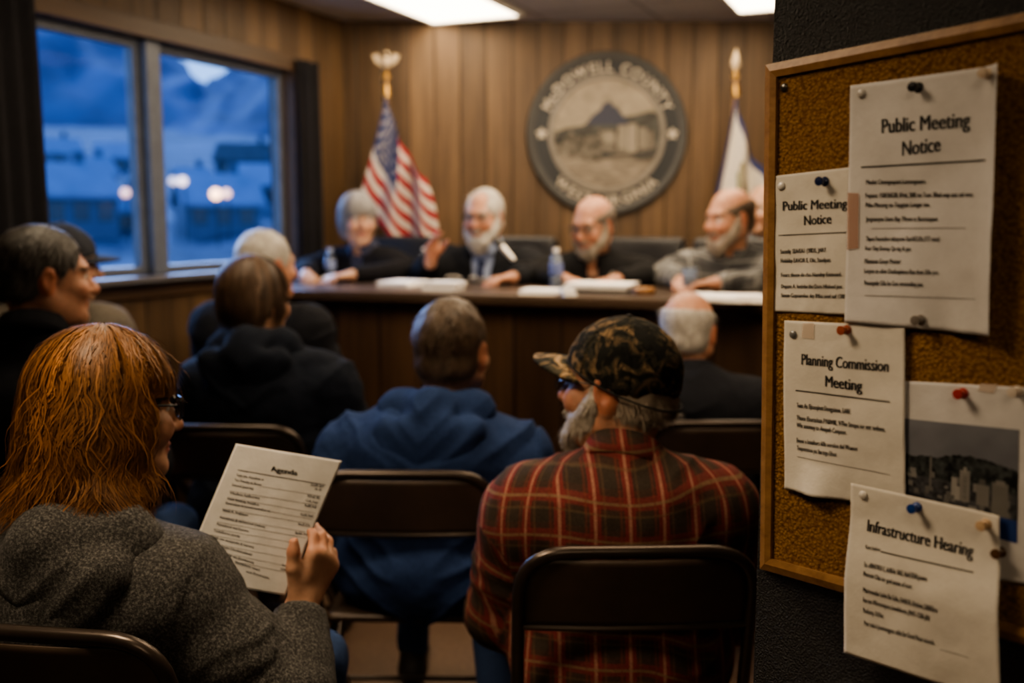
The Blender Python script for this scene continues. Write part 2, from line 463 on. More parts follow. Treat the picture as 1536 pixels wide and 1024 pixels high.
def ribbons(name, pts, N, wid, mat, cols, parent):
    n, m, _ = pts.shape
    T = np.gradient(pts, axis=1); S = np.cross(T, N[:, None, :] if N.ndim == 2 else N); S /= np.linalg.norm(S, axis=2)[..., None] + 1e-9
    tap = np.array([min(1, .6 + k / m * 2) * (1 - (k / (m - 1)) ** 3 * .9) for k in range(m)])
    w = np.broadcast_to(np.asarray(wid, float), (n,))[:, None, None] * tap[None, :, None]
    v = np.concatenate([pts - S * w, pts + S * w], 2).reshape(n, m, 2, 3).reshape(-1, 3)
    b = (np.arange(n) * m * 2)[:, None] + (np.arange(m - 1) * 2)[None, :]
    f = np.stack([b, b + 1, b + 3, b + 2], -1).reshape(-1, 4)
    c = np.repeat(np.asarray(cols), m * 2, axis=0)
    return obj(name, v, f, mat, parent, True, c)
def sample_mesh(v, f, n, rng, keep=None):
    a = np.linalg.norm(np.cross(v[f[:, 2]] - v[f[:, 0]], v[f[:, 3]] - v[f[:, 1]]), axis=1)
    if keep is not None: a = a * keep[f[:, 0]]
    i = rng.choice(len(f), n, p=a / a.sum()); w = rng.random((n, 2)); q = f[i]
    p = (v[q[:, 0]] * ((1 - w[:, 0]) * (1 - w[:, 1]))[:, None] + v[q[:, 1]] * (w[:, 0] * (1 - w[:, 1]))[:, None] + v[q[:, 2]] * (w[:, 0] * w[:, 1])[:, None] + v[q[:, 3]] * ((1 - w[:, 0]) * w[:, 1])[:, None])
    vn = vnormals(v, f); return p, vn[q[:, 0]]

def hair_mat(): return vcol('hair', .48, .35)
def toW(M, p): return np.asarray(p) @ M[:3, :3].T + M[:3, 3]

def person(name, label, loc, yaw, top=1.28, seat=.45, sw=.185, girth=1.0, depth=1.0, lean=.02, belly=0.0, skin='fair', head=(0, 0, 0), hscale=1.0,
           male=True, hair='short', haircol=(.10, .07, .045), hairvar=.35, strands=0, beard=None, glasses=None, cap=None, topname='jacket', topmat=None,
           puff=.014, wr=.007, hood=False, collar=None, vneck=None, vw=.05, vd=.17, shirtmat=None, tie=None, plaid=False, trousers=None, shoes=None, arms=None, hands=True,
           h=.0075, hh=.005, group=None, sleeve=1.0, feet=True, brows=None, ears=1.0, jowl=0.0, headoff=(0, 0), badge=None, extra=None, zneck=None, seed=0, knee=.13, drop=.088, kl=.40):
    root = thing(name, label, 'person', loc, yaw, group)
    ML = np.array(Matrix.Translation(Vector(loc)) @ Matrix.Rotation(yaw, 4, 'Z')); MI = np.linalg.inv(ML)
    hip = V(0, -.04, seat + .10)
    hc = V(headoff[0], lean + .045 + headoff[1], top - .122 * hscale)
    zn = zneck or (top - .265 * hscale)
    nb = V(headoff[0] * .4, lean, zn)                        # base of the neck
    ches = V(0, lean * .75 - .02, hip[2] + (zn - hip[2]) * .60); mid = V(0, lean * .3 - .03, hip[2] + (zn - hip[2]) * .32)
    sh = {s: V(s * sw, lean - .01, zn - drop) for s in (-1, 1)}
    def W2L(p): return (MI @ np.append(np.asarray(p, float), 1))[:3]
    el_, wr_, hd_ = {}, {}, {}
    for s in (-1, 1):
        a = (arms or {}).get(s, None)
        if a is None:
            el_[s] = V(s * (sw + .05), lean + .06, zn - .34); wr_[s] = V(s * .10, lean + .27, seat + .19)
            hd_[s] = dict(d=V(-s * .35, .8, -.25), pn=V(0, -.1, -1), side=V(-s, .2, 0), curls=(.3, .35, .4, .45))
        else:
            el_[s] = W2L(a['e']) if a.get('world') else V(*a['e']); wr_[s] = W2L(a['w']) if a.get('world') else V(*a['w'])
            hd_[s] = a['h']
    g = girth
    def torso(i, low=True):
        P = [(el(hip + V(0, 0, .0), (.165 * g + i, .125 * depth + i, .125 + i)), .05), (el(mid + V(0, .02 * g + belly * .5, 0), (.155 * g + i, .120 * depth + belly * .6 + i, .16 + i)), .06),
             (el(ches, (max(.15, sw * .92) + i, .112 * depth + i, .17 + i)), .06), (el(ches + V(0, -.040, .055), (sw * .82 + i, .080 * depth + i, .095 + i)), .05)]
        for s in (-1, 1):
            P.append((rc(nb + V(s * .03, -.012, -.035), sh[s] + V(-s * .02, 0, .004), .044 + i, .056 + i), .07))
            P.append((el(sh[s] + V(-s * .016, .0, -.016), (.054 + i, .060 + i, .060 + i)), .06))
        return P
    def arm(i, s, full=True):
        e, w = el_[s], wr_[s]; m = .5 * (sh[s] + e)
        P = [(rc(sh[s], e, .056 + i, .044 + i), .07), (el(m, (.049 + i,) * 3), .04), (rc(e, e + (w - e) * .35, .045 + i, .042 + i * .9), .03)]
        P.append((rc(e + (w - e) * .35, w, .042 + i * .9, .028 + i * .7), .02)); return P
    kn = {s: V(s * knee, kl, seat + .075) for s in (-1, 1)}; an = {s: V(s * (knee + .005), kl - .02, .10) for s in (-1, 1)}
    def legs(i):
        P = []
        for s in (-1, 1):
            P += [(rc(hip + V(s * .09, .02, -.02), kn[s], .085 * min(g, 1.15) + i, .060 + i), .04), (rc(kn[s], an[s] + V(0, 0, .02), .058 + i, .040 + i), .03)]
        return P
    # ---- head frame
    Rh = rotM(R(head[0]), R(head[1]), R(head[2])) * hscale; MH = np.eye(4); MH[:3, :3] = Rh; MH[:3, 3] = hc
    Rr = Rh / hscale
    def hx(pr):
        q = xf(pr, np.block([[Rh, hc[:, None]], [np.zeros((1, 3)), np.ones((1, 1))]]))
        if q[0] == 'rc': return ('rc', q[1], q[2], q[3] * hscale, q[4] * hscale)
        return (q[0], q[1], np.asarray(q[2]) * hscale, Rr @ (pr[3] if pr[3] is not None else np.eye(3)))
    HP, HS, HE, HES = head_prims(male, ears, 1.0 + .12 * male, jowl)
    neck_top = hc + Rh @ V(0, -.025, -.055)
    neck = [(rc(nb + V(0, -.008, -.02), neck_top, .056 + .006 * male, .050 + .006 * male), .02)]
    # ---- body: one continuous skin
    B = torso(-.014) + arm(-.006, -1) + arm(-.006, 1) + legs(-.012)
    for s in (-1, 1): B.append((rc(an[s], an[s] + V(s * .01, .13, -.055), .038, .026), .02))
    hs = {}
    if hands:
        for s in (-1, 1):
            q = hd_[s]
            if q.get('world'):
                r3 = MI[:3, :3]; th = [W2L(x) for x in q['thumb']] if q.get('thumb') else None
                hs[s] = hand_prims(wr_[s], r3 @ q['d'], r3 @ q['pn'], r3 @ q['side'], q['curls'], q.get('size', 1), th, q.get('fan', .06))
            else: hs[s] = hand_prims(wr_[s], q['d'], q['pn'], q['side'], q['curls'], q.get('size', 1.0))
    lo = np.array([-sw - .30, -.36, -.02]); hi = np.array([sw + .30, .75, top + .06])
    for s in (-1, 1): lo = np.minimum(lo, wr_[s] - .22); hi = np.maximum(hi, wr_[s] + .22)
    S = SDF(lo, hi, h)
    for pr, k in B + neck: S.prim(pr, k)
    for pr, k in HP: S.prim(hx(pr), k * hscale)
    for pr, k in HS: S.prim(hx(pr), k, 'sub')
    for pr, k in HE: S.prim(hx(pr), k)
    for pr, k in HES: S.prim(hx(pr), k, 'sub')
    for s in hs:
        for pr, k in hs[s]: S.prim(pr, k)
    v, f = S.mesh(); v = relax(v, f, 1, .4)
    base = np.array(SKIN[skin]); q = (v - hc) @ Rr / hscale
    col = np.tile(base, (len(v), 1)) * (1 + .10 * fbm(v * 30, 3, seed))[:, None]
    inh = np.linalg.norm(q, axis=1) < .17
    def paint(m, c, a=1.0): col[m] = col[m] * (1 - a) + np.array(c) * a
    r = lambda c, s: np.linalg.norm((q - np.array(c)) / np.array(s), axis=1)
    for s in (-1, 1):
        paint(inh & (r(EAR_C * V(s, 1, 1), (.02, .026, .04)) < 1), base * V(1.1, .76, .70), .65)
        paint(inh & (r((s * .042, .08, -.03), (.028, .03, .024)) < 1), base * V(1.08, .86, .82), .4)
        eye = inh & (r(EYE_C * V(s, 1, 1), (.0138,) * 3) < 1.04) & (q[:, 1] > .078); paint(eye, (.62, .58, .54))
        paint(eye & (np.hypot(q[:, 0] - s * .032, q[:, 2] - .006) < .0062), (.06, .045, .035))
        paint(inh & (np.abs(q[:, 2] - .026 + .12 * np.abs(np.abs(q[:, 0]) - .03)) < .0055) & (np.abs(np.abs(q[:, 0]) - .033) < .020) & (q[:, 1] > .06), brows or haircol, .85)
    paint(inh & (r((0, .115, -.03), (.018, .02, .018)) < 1), base * V(1.08, .84, .78), .5)
    paint(inh & (np.abs(q[:, 2] + .065) < .010) & (np.abs(q[:, 0]) < .026) & (q[:, 1] > .088), base * V(.85, .5, .5) if male else V(.36, .10, .09), .7)
    paint((v[:, 2] > zn - .05) & (v[:, 2] < hc[2] - .06 * hscale) & ~inh, base * V(1.05, .8, .75), .5)
    obj('body', v, f, vcol('skin', .5, .4, .12, bump=.25, bs=420, mul=True, mulscale=55, mulamt=.22), root, True, np.clip(col, 0, 1))
    # ---- clothes
    rng = np.random.default_rng(seed + 5)
    ga = lambda i: torso(i) + arm(i * sleeve, -1) + arm(i * sleeve, 1)
    cuts = []
    for s in (-1, 1):
        d = nrm(wr_[s] - el_[s]); cuts.append((wr_[s] - d * .012, d, wr_[s] + d * .03, .085))
    subs = [(rc(nb + V(0, -.005, -.03), neck_top + V(0, .01, .04), .064, .070), .012), (el(hc, (.09, .11, .12)), .0)]
    if vneck:
        c = nb + V(0, .11, -.03)
        subs += [(rb(c + V(0, .02, -vd * .25), (vw, .12, vd * .5), None), .01), (rc(c + V(0, .02, 0), c + V(0, .02, -vd), vw, .012), .01)]
    pr = ga(puff)
    cuffs = []
    v, f = sdfmesh(pr, h, subs, cuts, 2)
    n = vnormals(v, f)
    ax_ = np.abs(v[:, 0]); warp = .5 * fbm(v * 6, 2, seed + 3)
    st = np.stack([(ax_ * .75 - v[:, 2]) * 13 + warp, v[:, 1] * 5, (ax_ + v[:, 2] * .75) * 3.2], 1)
    st2 = np.stack([v[:, 0] * 4, v[:, 1] * 4, v[:, 2] * 11 + warp * 2], 1)
    r1 = 1 - np.abs(vnoise(st, 11 + seed)) * 2; r2 = 1 - np.abs(vnoise(st2, 31 + seed)) * 2
    dis = (np.sign(r1) * np.abs(r1) ** 1.4 * .9 + r2 * .35) * wr + fbm(v * 26, 2, seed) * wr * .22
    for s in (-1, 1):
        a, b, c = sh[s], el_[s], wr_[s]
        for p0, p1 in ((a, b), (b, c)):
            L = np.linalg.norm(p1 - p0); tt = ((v - p0) @ (p1 - p0)) / L / L; dd = np.linalg.norm(v - p0 - np.clip(tt, 0, 1)[:, None] * (p1 - p0), axis=1)
            m = (dd < .10) & (s * v[:, 0] > sw * .8); al = tt[m] * L
            rr = 1 - np.abs(vnoise(np.stack([al * 26 + 2 * warp[m], v[m, 1] * 5, v[m, 2] * 5 + s], 1), 51 + seed)) * 2
            dis[m] = rr * wr * (.55 + .6 * np.exp(-((np.linalg.norm(v[m] - b, axis=1)) / .10) ** 2)) + fbm(v[m] * 26, 2, seed) * wr * .2
    v = v + n * dis[:, None]
    ex = None
    if plaid:
        uvw = np.zeros((len(v), 3)); ang = np.arctan2(v[:, 0], -(v[:, 1] - (lean * .5)))
        uvw[:, 0] = v[:, 0] + np.sign(v[:, 0]) * np.maximum(0, np.abs(ang) - 1.0) * .12; uvw[:, 2] = v[:, 2] + .04 * vnoise(v * 5, 77)
        for s in (-1, 1):
            a, b, c = sh[s] + V(s * .03, 0, -.06), el_[s], wr_[s]
            ta = np.clip(((v - a) @ (b - a)) / np.dot(b - a, b - a), 0, 1); da = np.linalg.norm(v - a - ta[:, None] * (b - a), axis=1)
            tb = np.clip(((v - b) @ (c - b)) / np.dot(c - b, c - b), 0, 1); db = np.linalg.norm(v - b - tb[:, None] * (c - b), axis=1)
            m = (np.minimum(da, db) < .085) & (s * v[:, 0] > sw * .86)
            al = np.where(da < db, ta * np.linalg.norm(b - a), np.linalg.norm(b - a) + tb * np.linalg.norm(c - b))
            uvw[m, 2] = zn - al[m]; uvw[m, 0] = (s * .05 + v[m, 1] - lean)
        ex = {'plaid': uvw}
    obj(topname, v, f, topmat, root, True, None, extra=ex)
    if shirtmat is not None:
        v, f = sdfmesh(torso(puff - .012), h, [(rc(nb + V(0, -.005, -.02), neck_top + V(0, .0, .04), .058, .062), .01)], [], 2); obj('shirt', v, f, shirtmat, root)
        cv, cf = collar_mesh(nb, neck_top, .066, .045); obj('shirt_collar', cv, cf, shirtmat, root)
    if tie is not None:
        ty = V(0, 1, 0); front = max(ches[1] + .112 * depth, mid[1] + .12 * depth + belly) + puff + .004
        z0 = zn - .055; t = MB()
        t.prism([(-.018, 0), (.018, 0), (.012, -.035), (-.012, -.035)], 0, .012, frameM((0, front - .035, z0), (1, 0, 0), (0, .25, .97), (0, .97, -.25)))
        t.prism([(-.013, 0), (.013, 0), (.035, -.26), (0, -.30), (-.035, -.26)], 0, .008, frameM((0, front - .022, z0 - .03), (1, 0, 0), (0, -.08, 1), (0, 1, .08)))
        t.build('tie', tie, root, False)
    if collar is not None:
        cv, cf = collar_mesh(nb + V(0, -.006, .0), neck_top, .074, .05, True); obj('collar', cv, cf, collar, root, True, None, extra={'plaid': cv * V(1, 1, 1)} if plaid else None)
    if hood:
        zz = zn
        yb = ches[1] - .040 - .080 * depth - puff - nb[1]
        P = [(el(nb + V(0, yb + .030, -.050), (.115, .036, .080)), .04)]
        for s in (-1, 1):
            P += [(rc(nb + V(s * .110, .07, -.050), nb + V(s * .096, -.045, .018), .026, .038), .03), (rc(nb + V(s * .096, -.045, .018), nb + V(0, -.112, .030), .038, .044), .05), (rc(nb + V(s * .090, -.050, .006), nb + V(s * .155, -.035, -.062), .038, .026), .06),
                  (rc(nb + V(s * .112, yb + .055, -.020), nb + V(s * .012, yb + .020, -.160), .034, .026), .035)]
        sb = [(rc(nb + V(0, .0, -.06), neck_top + V(0, .02, .06), .064, .076), .012)]
        hv, hf = sdfmesh(P, max(.005, h * .8), sb, [], 3); hn = vnormals(hv, hf)
        hv = hv + hn * ((1 - np.abs(vnoise(np.stack([(np.abs(hv[:, 0]) - hv[:, 2]) * 16, hv[:, 1] * 6, (np.abs(hv[:, 0]) + hv[:, 2]) * 3], 1), 3 + seed)) * 2) * wr * .6)[:, None]
        obj('hood', hv, hf, topmat, root)
    if trousers is not None:
        P = [(el(hip, (.160 * g, .125, .115)), .05)] + legs(.006)
        v, f = sdfmesh(P, max(h, .008), [], [(V(0, 0, .095), V(0, 0, -1), None, None)][:0] + [(an[s] + V(0, 0, -.0), V(0, 0, -1), an[s], .09) for s in (-1, 1)] + [(V(0, 0, hip[2] + .06), V(0, 0, 1))], 2)
        n = vnormals(v, f); v = v + n * ((1 - np.abs(vnoise(v * V(10, 12, 10), 21 + seed)) * 2) * .006)[:, None]
        obj('trousers', v, f, trousers, root)
    if feet:
        for s in (-1, 1):
            a = an[s]; P = [(rc(a + V(0, -.03, -.05), a + V(s * .012, .15, -.062), .042, .036), .02), (rc(a + V(0, -.01, .0), a + V(0, -.01, -.045), .042, .044), .02)]
            v, f = sdfmesh(P, max(h, .007), [], [(V(0, 0, .006), V(0, 0, -1))], 1); obj('shoe', v, f, shoes or simple('shoe_leather', (.025, .02, .018), .5), root)
    # ---- hair
    def to_l(p): return p @ Rh.T + hc
    hm = hair_mat(); hcol = np.array(haircol)
    def hair_obj(nm, v, f, col, var, ns, length, flow, seedx, wid=.0008, lift=.10, grav=.2, keep=None, curl=.0):
        c = np.tile(col * .75, (len(v), 1)) * (1 + var * fbm(v * V(60, 60, 25), 3, seedx))[:, None]
        o = obj(nm, to_l(v), f, hm, root, True, np.clip(c, 0, 1))
        if ns:
            rg = np.random.default_rng(seedx); p, nn = sample_mesh(v, f, ns, rg, keep)
            D = flow(p); D = D - nn * np.sum(D * nn, 1)[:, None]; D /= np.linalg.norm(D, axis=1)[:, None] + 1e-9
            cl = col * (1 + var * rg.normal(0, .35, (ns, 1))) ; L = length * rg.uniform(.6, 1.3, ns)
            build_strands('strands', to_l(p - nn * .003), nn @ Rr.T, D @ Rr.T, L, 5, wid, hm, np.clip(cl, .01, 1), o, lift, grav, curl, .16, None, seedx)
        return o
    face_subs = [(el((0, .085, -.045), (.072, .075, .085)), .02)]
    ear_subs = [(el(EAR_C * V(s, 1, 1) + V(0, .004, -.004), (.03, .020, .034)), .008) for s in (-1, 1)]
    def back_flow(p): d = np.stack([p[:, 0] * 1.2, -.35 - .0 * p[:, 0], -.25 - 6 * np.maximum(0, -p[:, 1] - .03)], 1); d[:, 2] -= 1.0 * (np.abs(p[:, 0]) > .05); return d
    if hair in ('short', 'bald', 'thin'):
        P = [(el((0, -.018, .034), (.084, .104, .095)), .01), (el((0, -.035, -.030), (.074, .080, .055)), .02)]
        sb = face_subs + ear_subs + [(el((0, .110, .022), (.060, .052, .055)), .015)]
        if hair == 'bald': sb.append((el((0, .010, .130), (.100, .150, .105)), .012))
        if hair == 'thin': sb.append((el((0, .100, .10), (.055, .08, .055)), .02))
        v, f = sdfmesh(P, hh, sb, [(V(0, -.05, -.068), V(0, -.25, -1))], 2)
        n = vnormals(v, f); v = v + n * (.0025 * fbm(v * V(45, 45, 25), 3, seed))[:, None]
        hair_obj('hair', v, f, hcol, hairvar, strands * 3, .030, back_flow, seed + 3, lift=.13, keep=(v[:, 2] < -.005).astype(float) if cap else None)
    elif hair == 'bob':
        bob = extra or {}
        bob_hair(root, to_l, Rr, hm, hcol, hairvar, strands, seed, hh, **bob)
    if beard is not None:
        bl = beard.get('len', 1); P = [(rc((s * .074, .014, .004), (s * .064, .030, -.055), .010, .018), .02) for s in (-1, 1)] + [(el((s * .050, .050, -.070), (.026, .030, .028)), .02) for s in (-1, 1)] + [(rc((s * .064, .022, -.030), (s * .030, .076, -.098), .016 + .004 * bl, .022 + .003 * bl), .02) for s in (-1, 1)] + [(el((0, .080, -.105 - .008 * bl), (.038 + .004 * bl, .028, .026 + .014 * bl)), .02), (rc((-.030, .082, -.060), (0, .100, -.050), .008, .010), .008), (rc((.030, .082, -.060), (0, .100, -.050), .008, .010), .008)]
        v, f = sdfmesh(P, hh, [(el((0, .107, -.066), (.019, .02, .0055)), .003), (el((0, .07, .0), (.058, .045, .050)), .01)], [], 2)
        n = vnormals(v, f); v = v + n * (.003 * fbm(v * 60, 3, seed + 1))[:, None]
        hair_obj('beard', v, f, np.array(beard['col']), .3, beard.get('strands', 0) * 2, .022, lambda p: np.stack([p[:, 0] * 2, .25 + 0 * p[:, 0], -1 + 0 * p[:, 0]], 1), seed + 9, lift=.3)
    if glasses is not None:
        gm = glasses.get('mat') or simple('dark_eyewear', (.012, .011, .011), .25, 0, .6); gw, gh = glasses.get('w', .026), glasses.get('h', .017)
        yf = .112; m = MB(); pass
        fr = MB()
        for s in (-1, 1):
            cx = s * .034; pts = [(cx + gw * sx, yf - .010 * (abs(cx + gw * sx) / .06) ** 2, .004 + gh * sz) for sx, sz in ((-1, -.6), (-.7, -1), (.7, -1), (1, -.6), (1, .7), (.8, 1), (-.8, 1), (-1, .7))]
            fr.tube(to_l(np.array(pts)), .0019 * glasses.get('t', 1), 6, True)
            tp = [(s * .060, yf - .014, .010), (s * .071, .085, .012), (s * .083, .0, .012), (s * .084, -.022, .003), (s * .080, -.034, -.016)]
            fr.tube(to_l(rounded(tp, .02, 3)), .0022 * glasses.get('t', 1), 6)
        fr.tube(to_l(np.array([(-.009, yf, .010), (0, yf + .003, .012), (.009, yf, .010)])), .0018 * glasses.get('t', 1), 6)
        g0 = fr.build('glasses', gm, root)
        for s in (-1, 1):
            cx = s * .034; L = MB(); L.prism([(cx + gw * sx * .96, .004 + gh * sz * .96) for sx, sz in ((-1, -.6), (-.7, -1), (.7, -1), (1, -.6), (1, .7), (.8, 1), (-.8, 1), (-1, .7))], 0, .0015,
                frameM(to_l(np.array([(0, yf - .004, 0)]))[0], Rr @ V(1, 0, 0) * hscale, Rr @ V(0, 0, 1) * hscale, Rr @ V(0, 1, 0) * hscale))
            L.build('lens', glass_mat(), g0, False)
    if cap is not None: build_cap(root, to_l, cap, hh)
    if badge is not None:
        z = ches[2] + .085; m = MB(); x = badge['x']; yb = ches[1] + .112 * depth + puff + .004
        m.lathe([(.0001, 0), (.022, 0), (.022, .006), (.0001, .006)], 20, frameM((x, yb - .012, z), (1, 0, 0), (0, .2, 1), nrm((.25 * np.sign(x), 1, .1)))); m.build('chest_emblem', badge['mat'], root)
    return root, dict(hc=hc, nb=nb, sh=sh, wr=wr_, el=el_, to_l=to_l, ML=ML)
def glass_mat():
    if 'lens' in MATS: return MATS['lens']
    t = NT('eyeglass_lens'); t.set((.05, .055, .06), .05); t.b.inputs['Alpha'].default_value = .16; t.b.inputs['Specular IOR Level'].default_value = .7
    MATS['lens'] = t.m; return t.m
def collar_mesh(nb, top, r, hgt, fold=False):
    """a standing band round the neck, open at the front, with a folded-over leaf"""
    ax = nrm(top - nb); X = V(1, 0, 0); X = nrm(X - ax * np.dot(X, ax)); Y = np.cross(ax, X)
    n = 36; prof = [(r - .004, -.02), (r - .008, hgt * .75), (r - .004, hgt * .92), (r + .004, hgt * .85), (r + .012, hgt * .3), (r + .022, -.012), (r + .016, -.014)]
    v = []; f = []
    for i in range(n + 1):
        a = R(-248 + 316 * i / n) if not fold else R(-255 + 330 * i / n)
        for (rr, z) in prof: v.append(nb + X * math.cos(a) * rr * 1.03 + Y * math.sin(a) * rr * 1.05 + ax * (z - .012 * math.sin(a) * .8))
    m = len(prof)
    for i in range(n):
        for k in range(m): f.append((i * m + k, i * m + (k + 1) % m, (i + 1) * m + (k + 1) % m, (i + 1) * m + k))
    f += [tuple(range(m)), tuple(n * m + k for k in range(m))[::-1]]
    return np.array(v), f
def bob_hair(root, to_l, Rr, hm, hcol, var, ns, seed, hh, length=.135, vol=1.0, bangs=True, flip=.012, openw=52, wave=.006, flare=-.10):
    """chin-length hair: an inner shell and strands that fall from the crown"""
    a, b, c = .088 * vol, .112 * vol, .104 * vol; C = V(0, -.014, .030)
    P = [(el(C, (a - .009, b - .009, c - .009)), .01)]
    for k in range(-8, 9):
        az = R(180 + k * (180 - openw) / 8); d = V(math.sin(az), math.cos(az), 0)
        p0 = C + d * (V(a, b, 0) - .034); P.append((rc(p0, p0 + V(0, 0, -length * .82), .022, .016), .03))
    v, f = sdfmesh(P, hh, [(el((0, .095, -.055), (.066, .095, .085)), .015), (rc((0, -.0, -.05), (0, -.03, -.3), .052, .056), .01)], [], 2)
    n = vnormals(v, f); v = v + n * (.003 * vnoise(v * V(70, 70, 12), seed))[:, None]
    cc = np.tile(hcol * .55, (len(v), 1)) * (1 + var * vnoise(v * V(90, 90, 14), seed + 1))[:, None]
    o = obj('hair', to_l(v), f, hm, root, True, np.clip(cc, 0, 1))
    if not ns: return
    rng = np.random.default_rng(seed); m = 16
    az = rng.uniform(-180, 180, ns); front = np.abs(az) < openw
    ncl = 90; cl_az = rng.uniform(-180, 180, ncl); cl_off = rng.normal(0, 1, (ncl, 4)); ci = np.argmin(np.abs(((az[:, None] - cl_az[None, :]) + 180) % 360 - 180), axis=1)
    layer = rng.random(ns) ** .6; lenj = length * rng.uniform(.62, 1.10, ns) * (1 + .07 * cl_off[ci, 0])
    zend = np.where(front, .040 if bangs else .06, 0) 
    start = rng.uniform(3, 60, ns)
    pts = np.zeros((ns, m, 3)); drift = rng.normal(0, 5, ns) + cl_off[ci, 1] * 5
    arc = R(1) * (90 - start) * .1
    for k in range(m):
        t = k / (m - 1)
        total = arc + np.where(front, np.maximum(.004, 0 * lenj), lenj + .03)
        sdist = t * total
        th = np.radians(start) + sdist / .1; over = np.maximum(0, (th - PI / 2)) * .1; th = np.minimum(th, PI / 2)
        azk = np.radians(az + drift * t * (1 - .3 * t) * (over > 0) + drift * .4 * t + 9 * wave / .006 * .22 * np.sin(over * 55 + cl_off[ci, 2] * 3 + rng.normal(0, .35, ns)))
        off = -.008 + .012 * layer + .006 * cl_off[ci, 3] * t * .5
        s = np.sin(th); bulge = 1 + .05 * np.sin(np.clip(over / length, 0, 1.2) * PI * .8)
        taper = 1 + flare * np.clip(over / length, 0, 1.2) + flip / .1 * np.clip(over / length - .8, 0, .6) * (cl_off[ci, 0] > -.3)
        rx = (a + off) * s * bulge * taper; ry = (b + off) * s * bulge * taper
        pts[:, k, 0] = C[0] + np.sin(azk) * rx; pts[:, k, 1] = C[1] + np.cos(azk) * ry; pts[:, k, 2] = C[2] + (c + off) * np.cos(th) - over
    pts += rng.normal(0, .0012, pts.shape)
    stray = rng.random(ns) < .05
    pts[stray] += (np.linspace(0, 1, m) ** 1.5)[None, :, None] * rng.normal(0, .016, (stray.sum(), 1, 3))
    N = pts - (C + V(0, 0, -.05)); N[:, :, 2] *= .3; N /= np.linalg.norm(N, axis=2)[..., None]
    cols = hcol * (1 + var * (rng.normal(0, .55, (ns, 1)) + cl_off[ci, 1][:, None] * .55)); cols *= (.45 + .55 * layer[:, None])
    cols *= 1 + .0 * cols
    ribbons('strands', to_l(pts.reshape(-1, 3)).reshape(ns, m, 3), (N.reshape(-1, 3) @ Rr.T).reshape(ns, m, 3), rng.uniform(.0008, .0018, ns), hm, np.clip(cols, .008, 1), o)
def build_cap(root, to_l, cap, hh):
    Rm = rotM(0, R(cap.get('tilt', 0)), 0)
    T = lambda p: to_l(np.asarray(p) @ Rm.T + V(0, -.012, .036))
    v, f = sdfmesh([(el((0, 0, .0), (.092, .114, .098)), .01), (rc((0, -.09, -.030), (0, -.085, -.03), .02, .02), .02)], hh, [(el((0, 0, -.004), (.084, .106, .092)), .0)], [(V(0, .1, .000), nrm(V(0, .34, -1)))], 2)
    n = vnormals(v, f); az = np.arctan2(v[:, 0], v[:, 1]); seam = np.abs(((az / (PI / 3)) % 1) - .5) ; v = v + n * (-.0022 * (seam > .47) + .0015 * fbm(v * 40, 2, 4))[:, None]
    cr = obj('cap_crown', T(v), f, cap['mat'], root)
    # band that runs round the bottom edge
    m = MB(); ring = [(math.sin(t) * .0925, math.cos(t) * .1145, .0 + (math.cos(t) * .1145 - .1) * .34 + .004) for t in np.linspace(0, 2 * PI, 40, endpoint=False)]
    m.tube(T(np.array(ring)), .0022, 6, True); m.build('cap_band', cap.get('band', cap['mat']), root)
    m = MB(); m.ball((0, 0, 0), .006); 
    b = MB(); b.ball(T(np.array([(0, -.002, .099)]))[0], (.007, .007, .005)); b.build('cap_button', cap.get('band', cap['mat']), root)
    # brim
    vs = []; nu, nw = 20, 8; th = .0022
    for side in (1, -1):
        for j in range(nw + 1):
            for i in range(nu + 1):
                x = (i / nu * 2 - 1); w = j / nw; bx = x * .078
                y0 = .114 * math.sqrt(max(0, 1 - (bx / .0935) ** 2)) - .004; ext = .082 * (1 - abs(x) ** 2.6) ** .75
                y = y0 + w * ext; z = .004 - .030 * x * x + .006 * w - .008 * w * w + side * th
                vs.append((bx * (1 + .05 * w), y, z))
    k = (nu + 1) * (nw + 1); f = []
    for j in range(nw):
        for i in range(nu):
            q = (j * (nu + 1) + i, j * (nu + 1) + i + 1, (j + 1) * (nu + 1) + i + 1, (j + 1) * (nu + 1) + i); f.append(q); f.append(tuple(x + k for x in q[::-1]))
    bd = [i for i in range(nu + 1)] + [j * (nu + 1) + nu for j in range(1, nw + 1)] + [nw * (nu + 1) + i for i in range(nu - 1, -1, -1)] + [j * (nu + 1) for j in range(nw - 1, 0, -1)]
    for i in range(len(bd)): a, c = bd[i], bd[(i + 1) % len(bd)]; f.append((a, a + k, c + k, c))
    obj('cap_brim', T(np.array(vs)), f, cap.get('brim', cap['mat']), root)
# ------------------------------------------------------------------ text
TXT = {}
def prefetch(strings, off):
    made = []
    for s in strings:
        cu = bpy.data.curves.new('lettering', 'FONT'); cu.body = s; cu.size = 1; cu.offset = off; cu.resolution_u = 3
        o = bpy.data.objects.new('lettering', cu); COL.objects.link(o); made.append((s, o, cu))
    bpy.context.view_layer.update(); dg = bpy.context.evaluated_depsgraph_get()
    for s, o, cu in made:
        me = bpy.data.meshes.new_from_object(o.evaluated_get(dg))
        v = np.array([x.co[:] for x in me.vertices]); f = [tuple(p.vertices) for p in me.polygons]
        TXT[(s, off)] = (v, f); bpy.data.objects.remove(o); bpy.data.curves.remove(cu); bpy.data.meshes.remove(me)

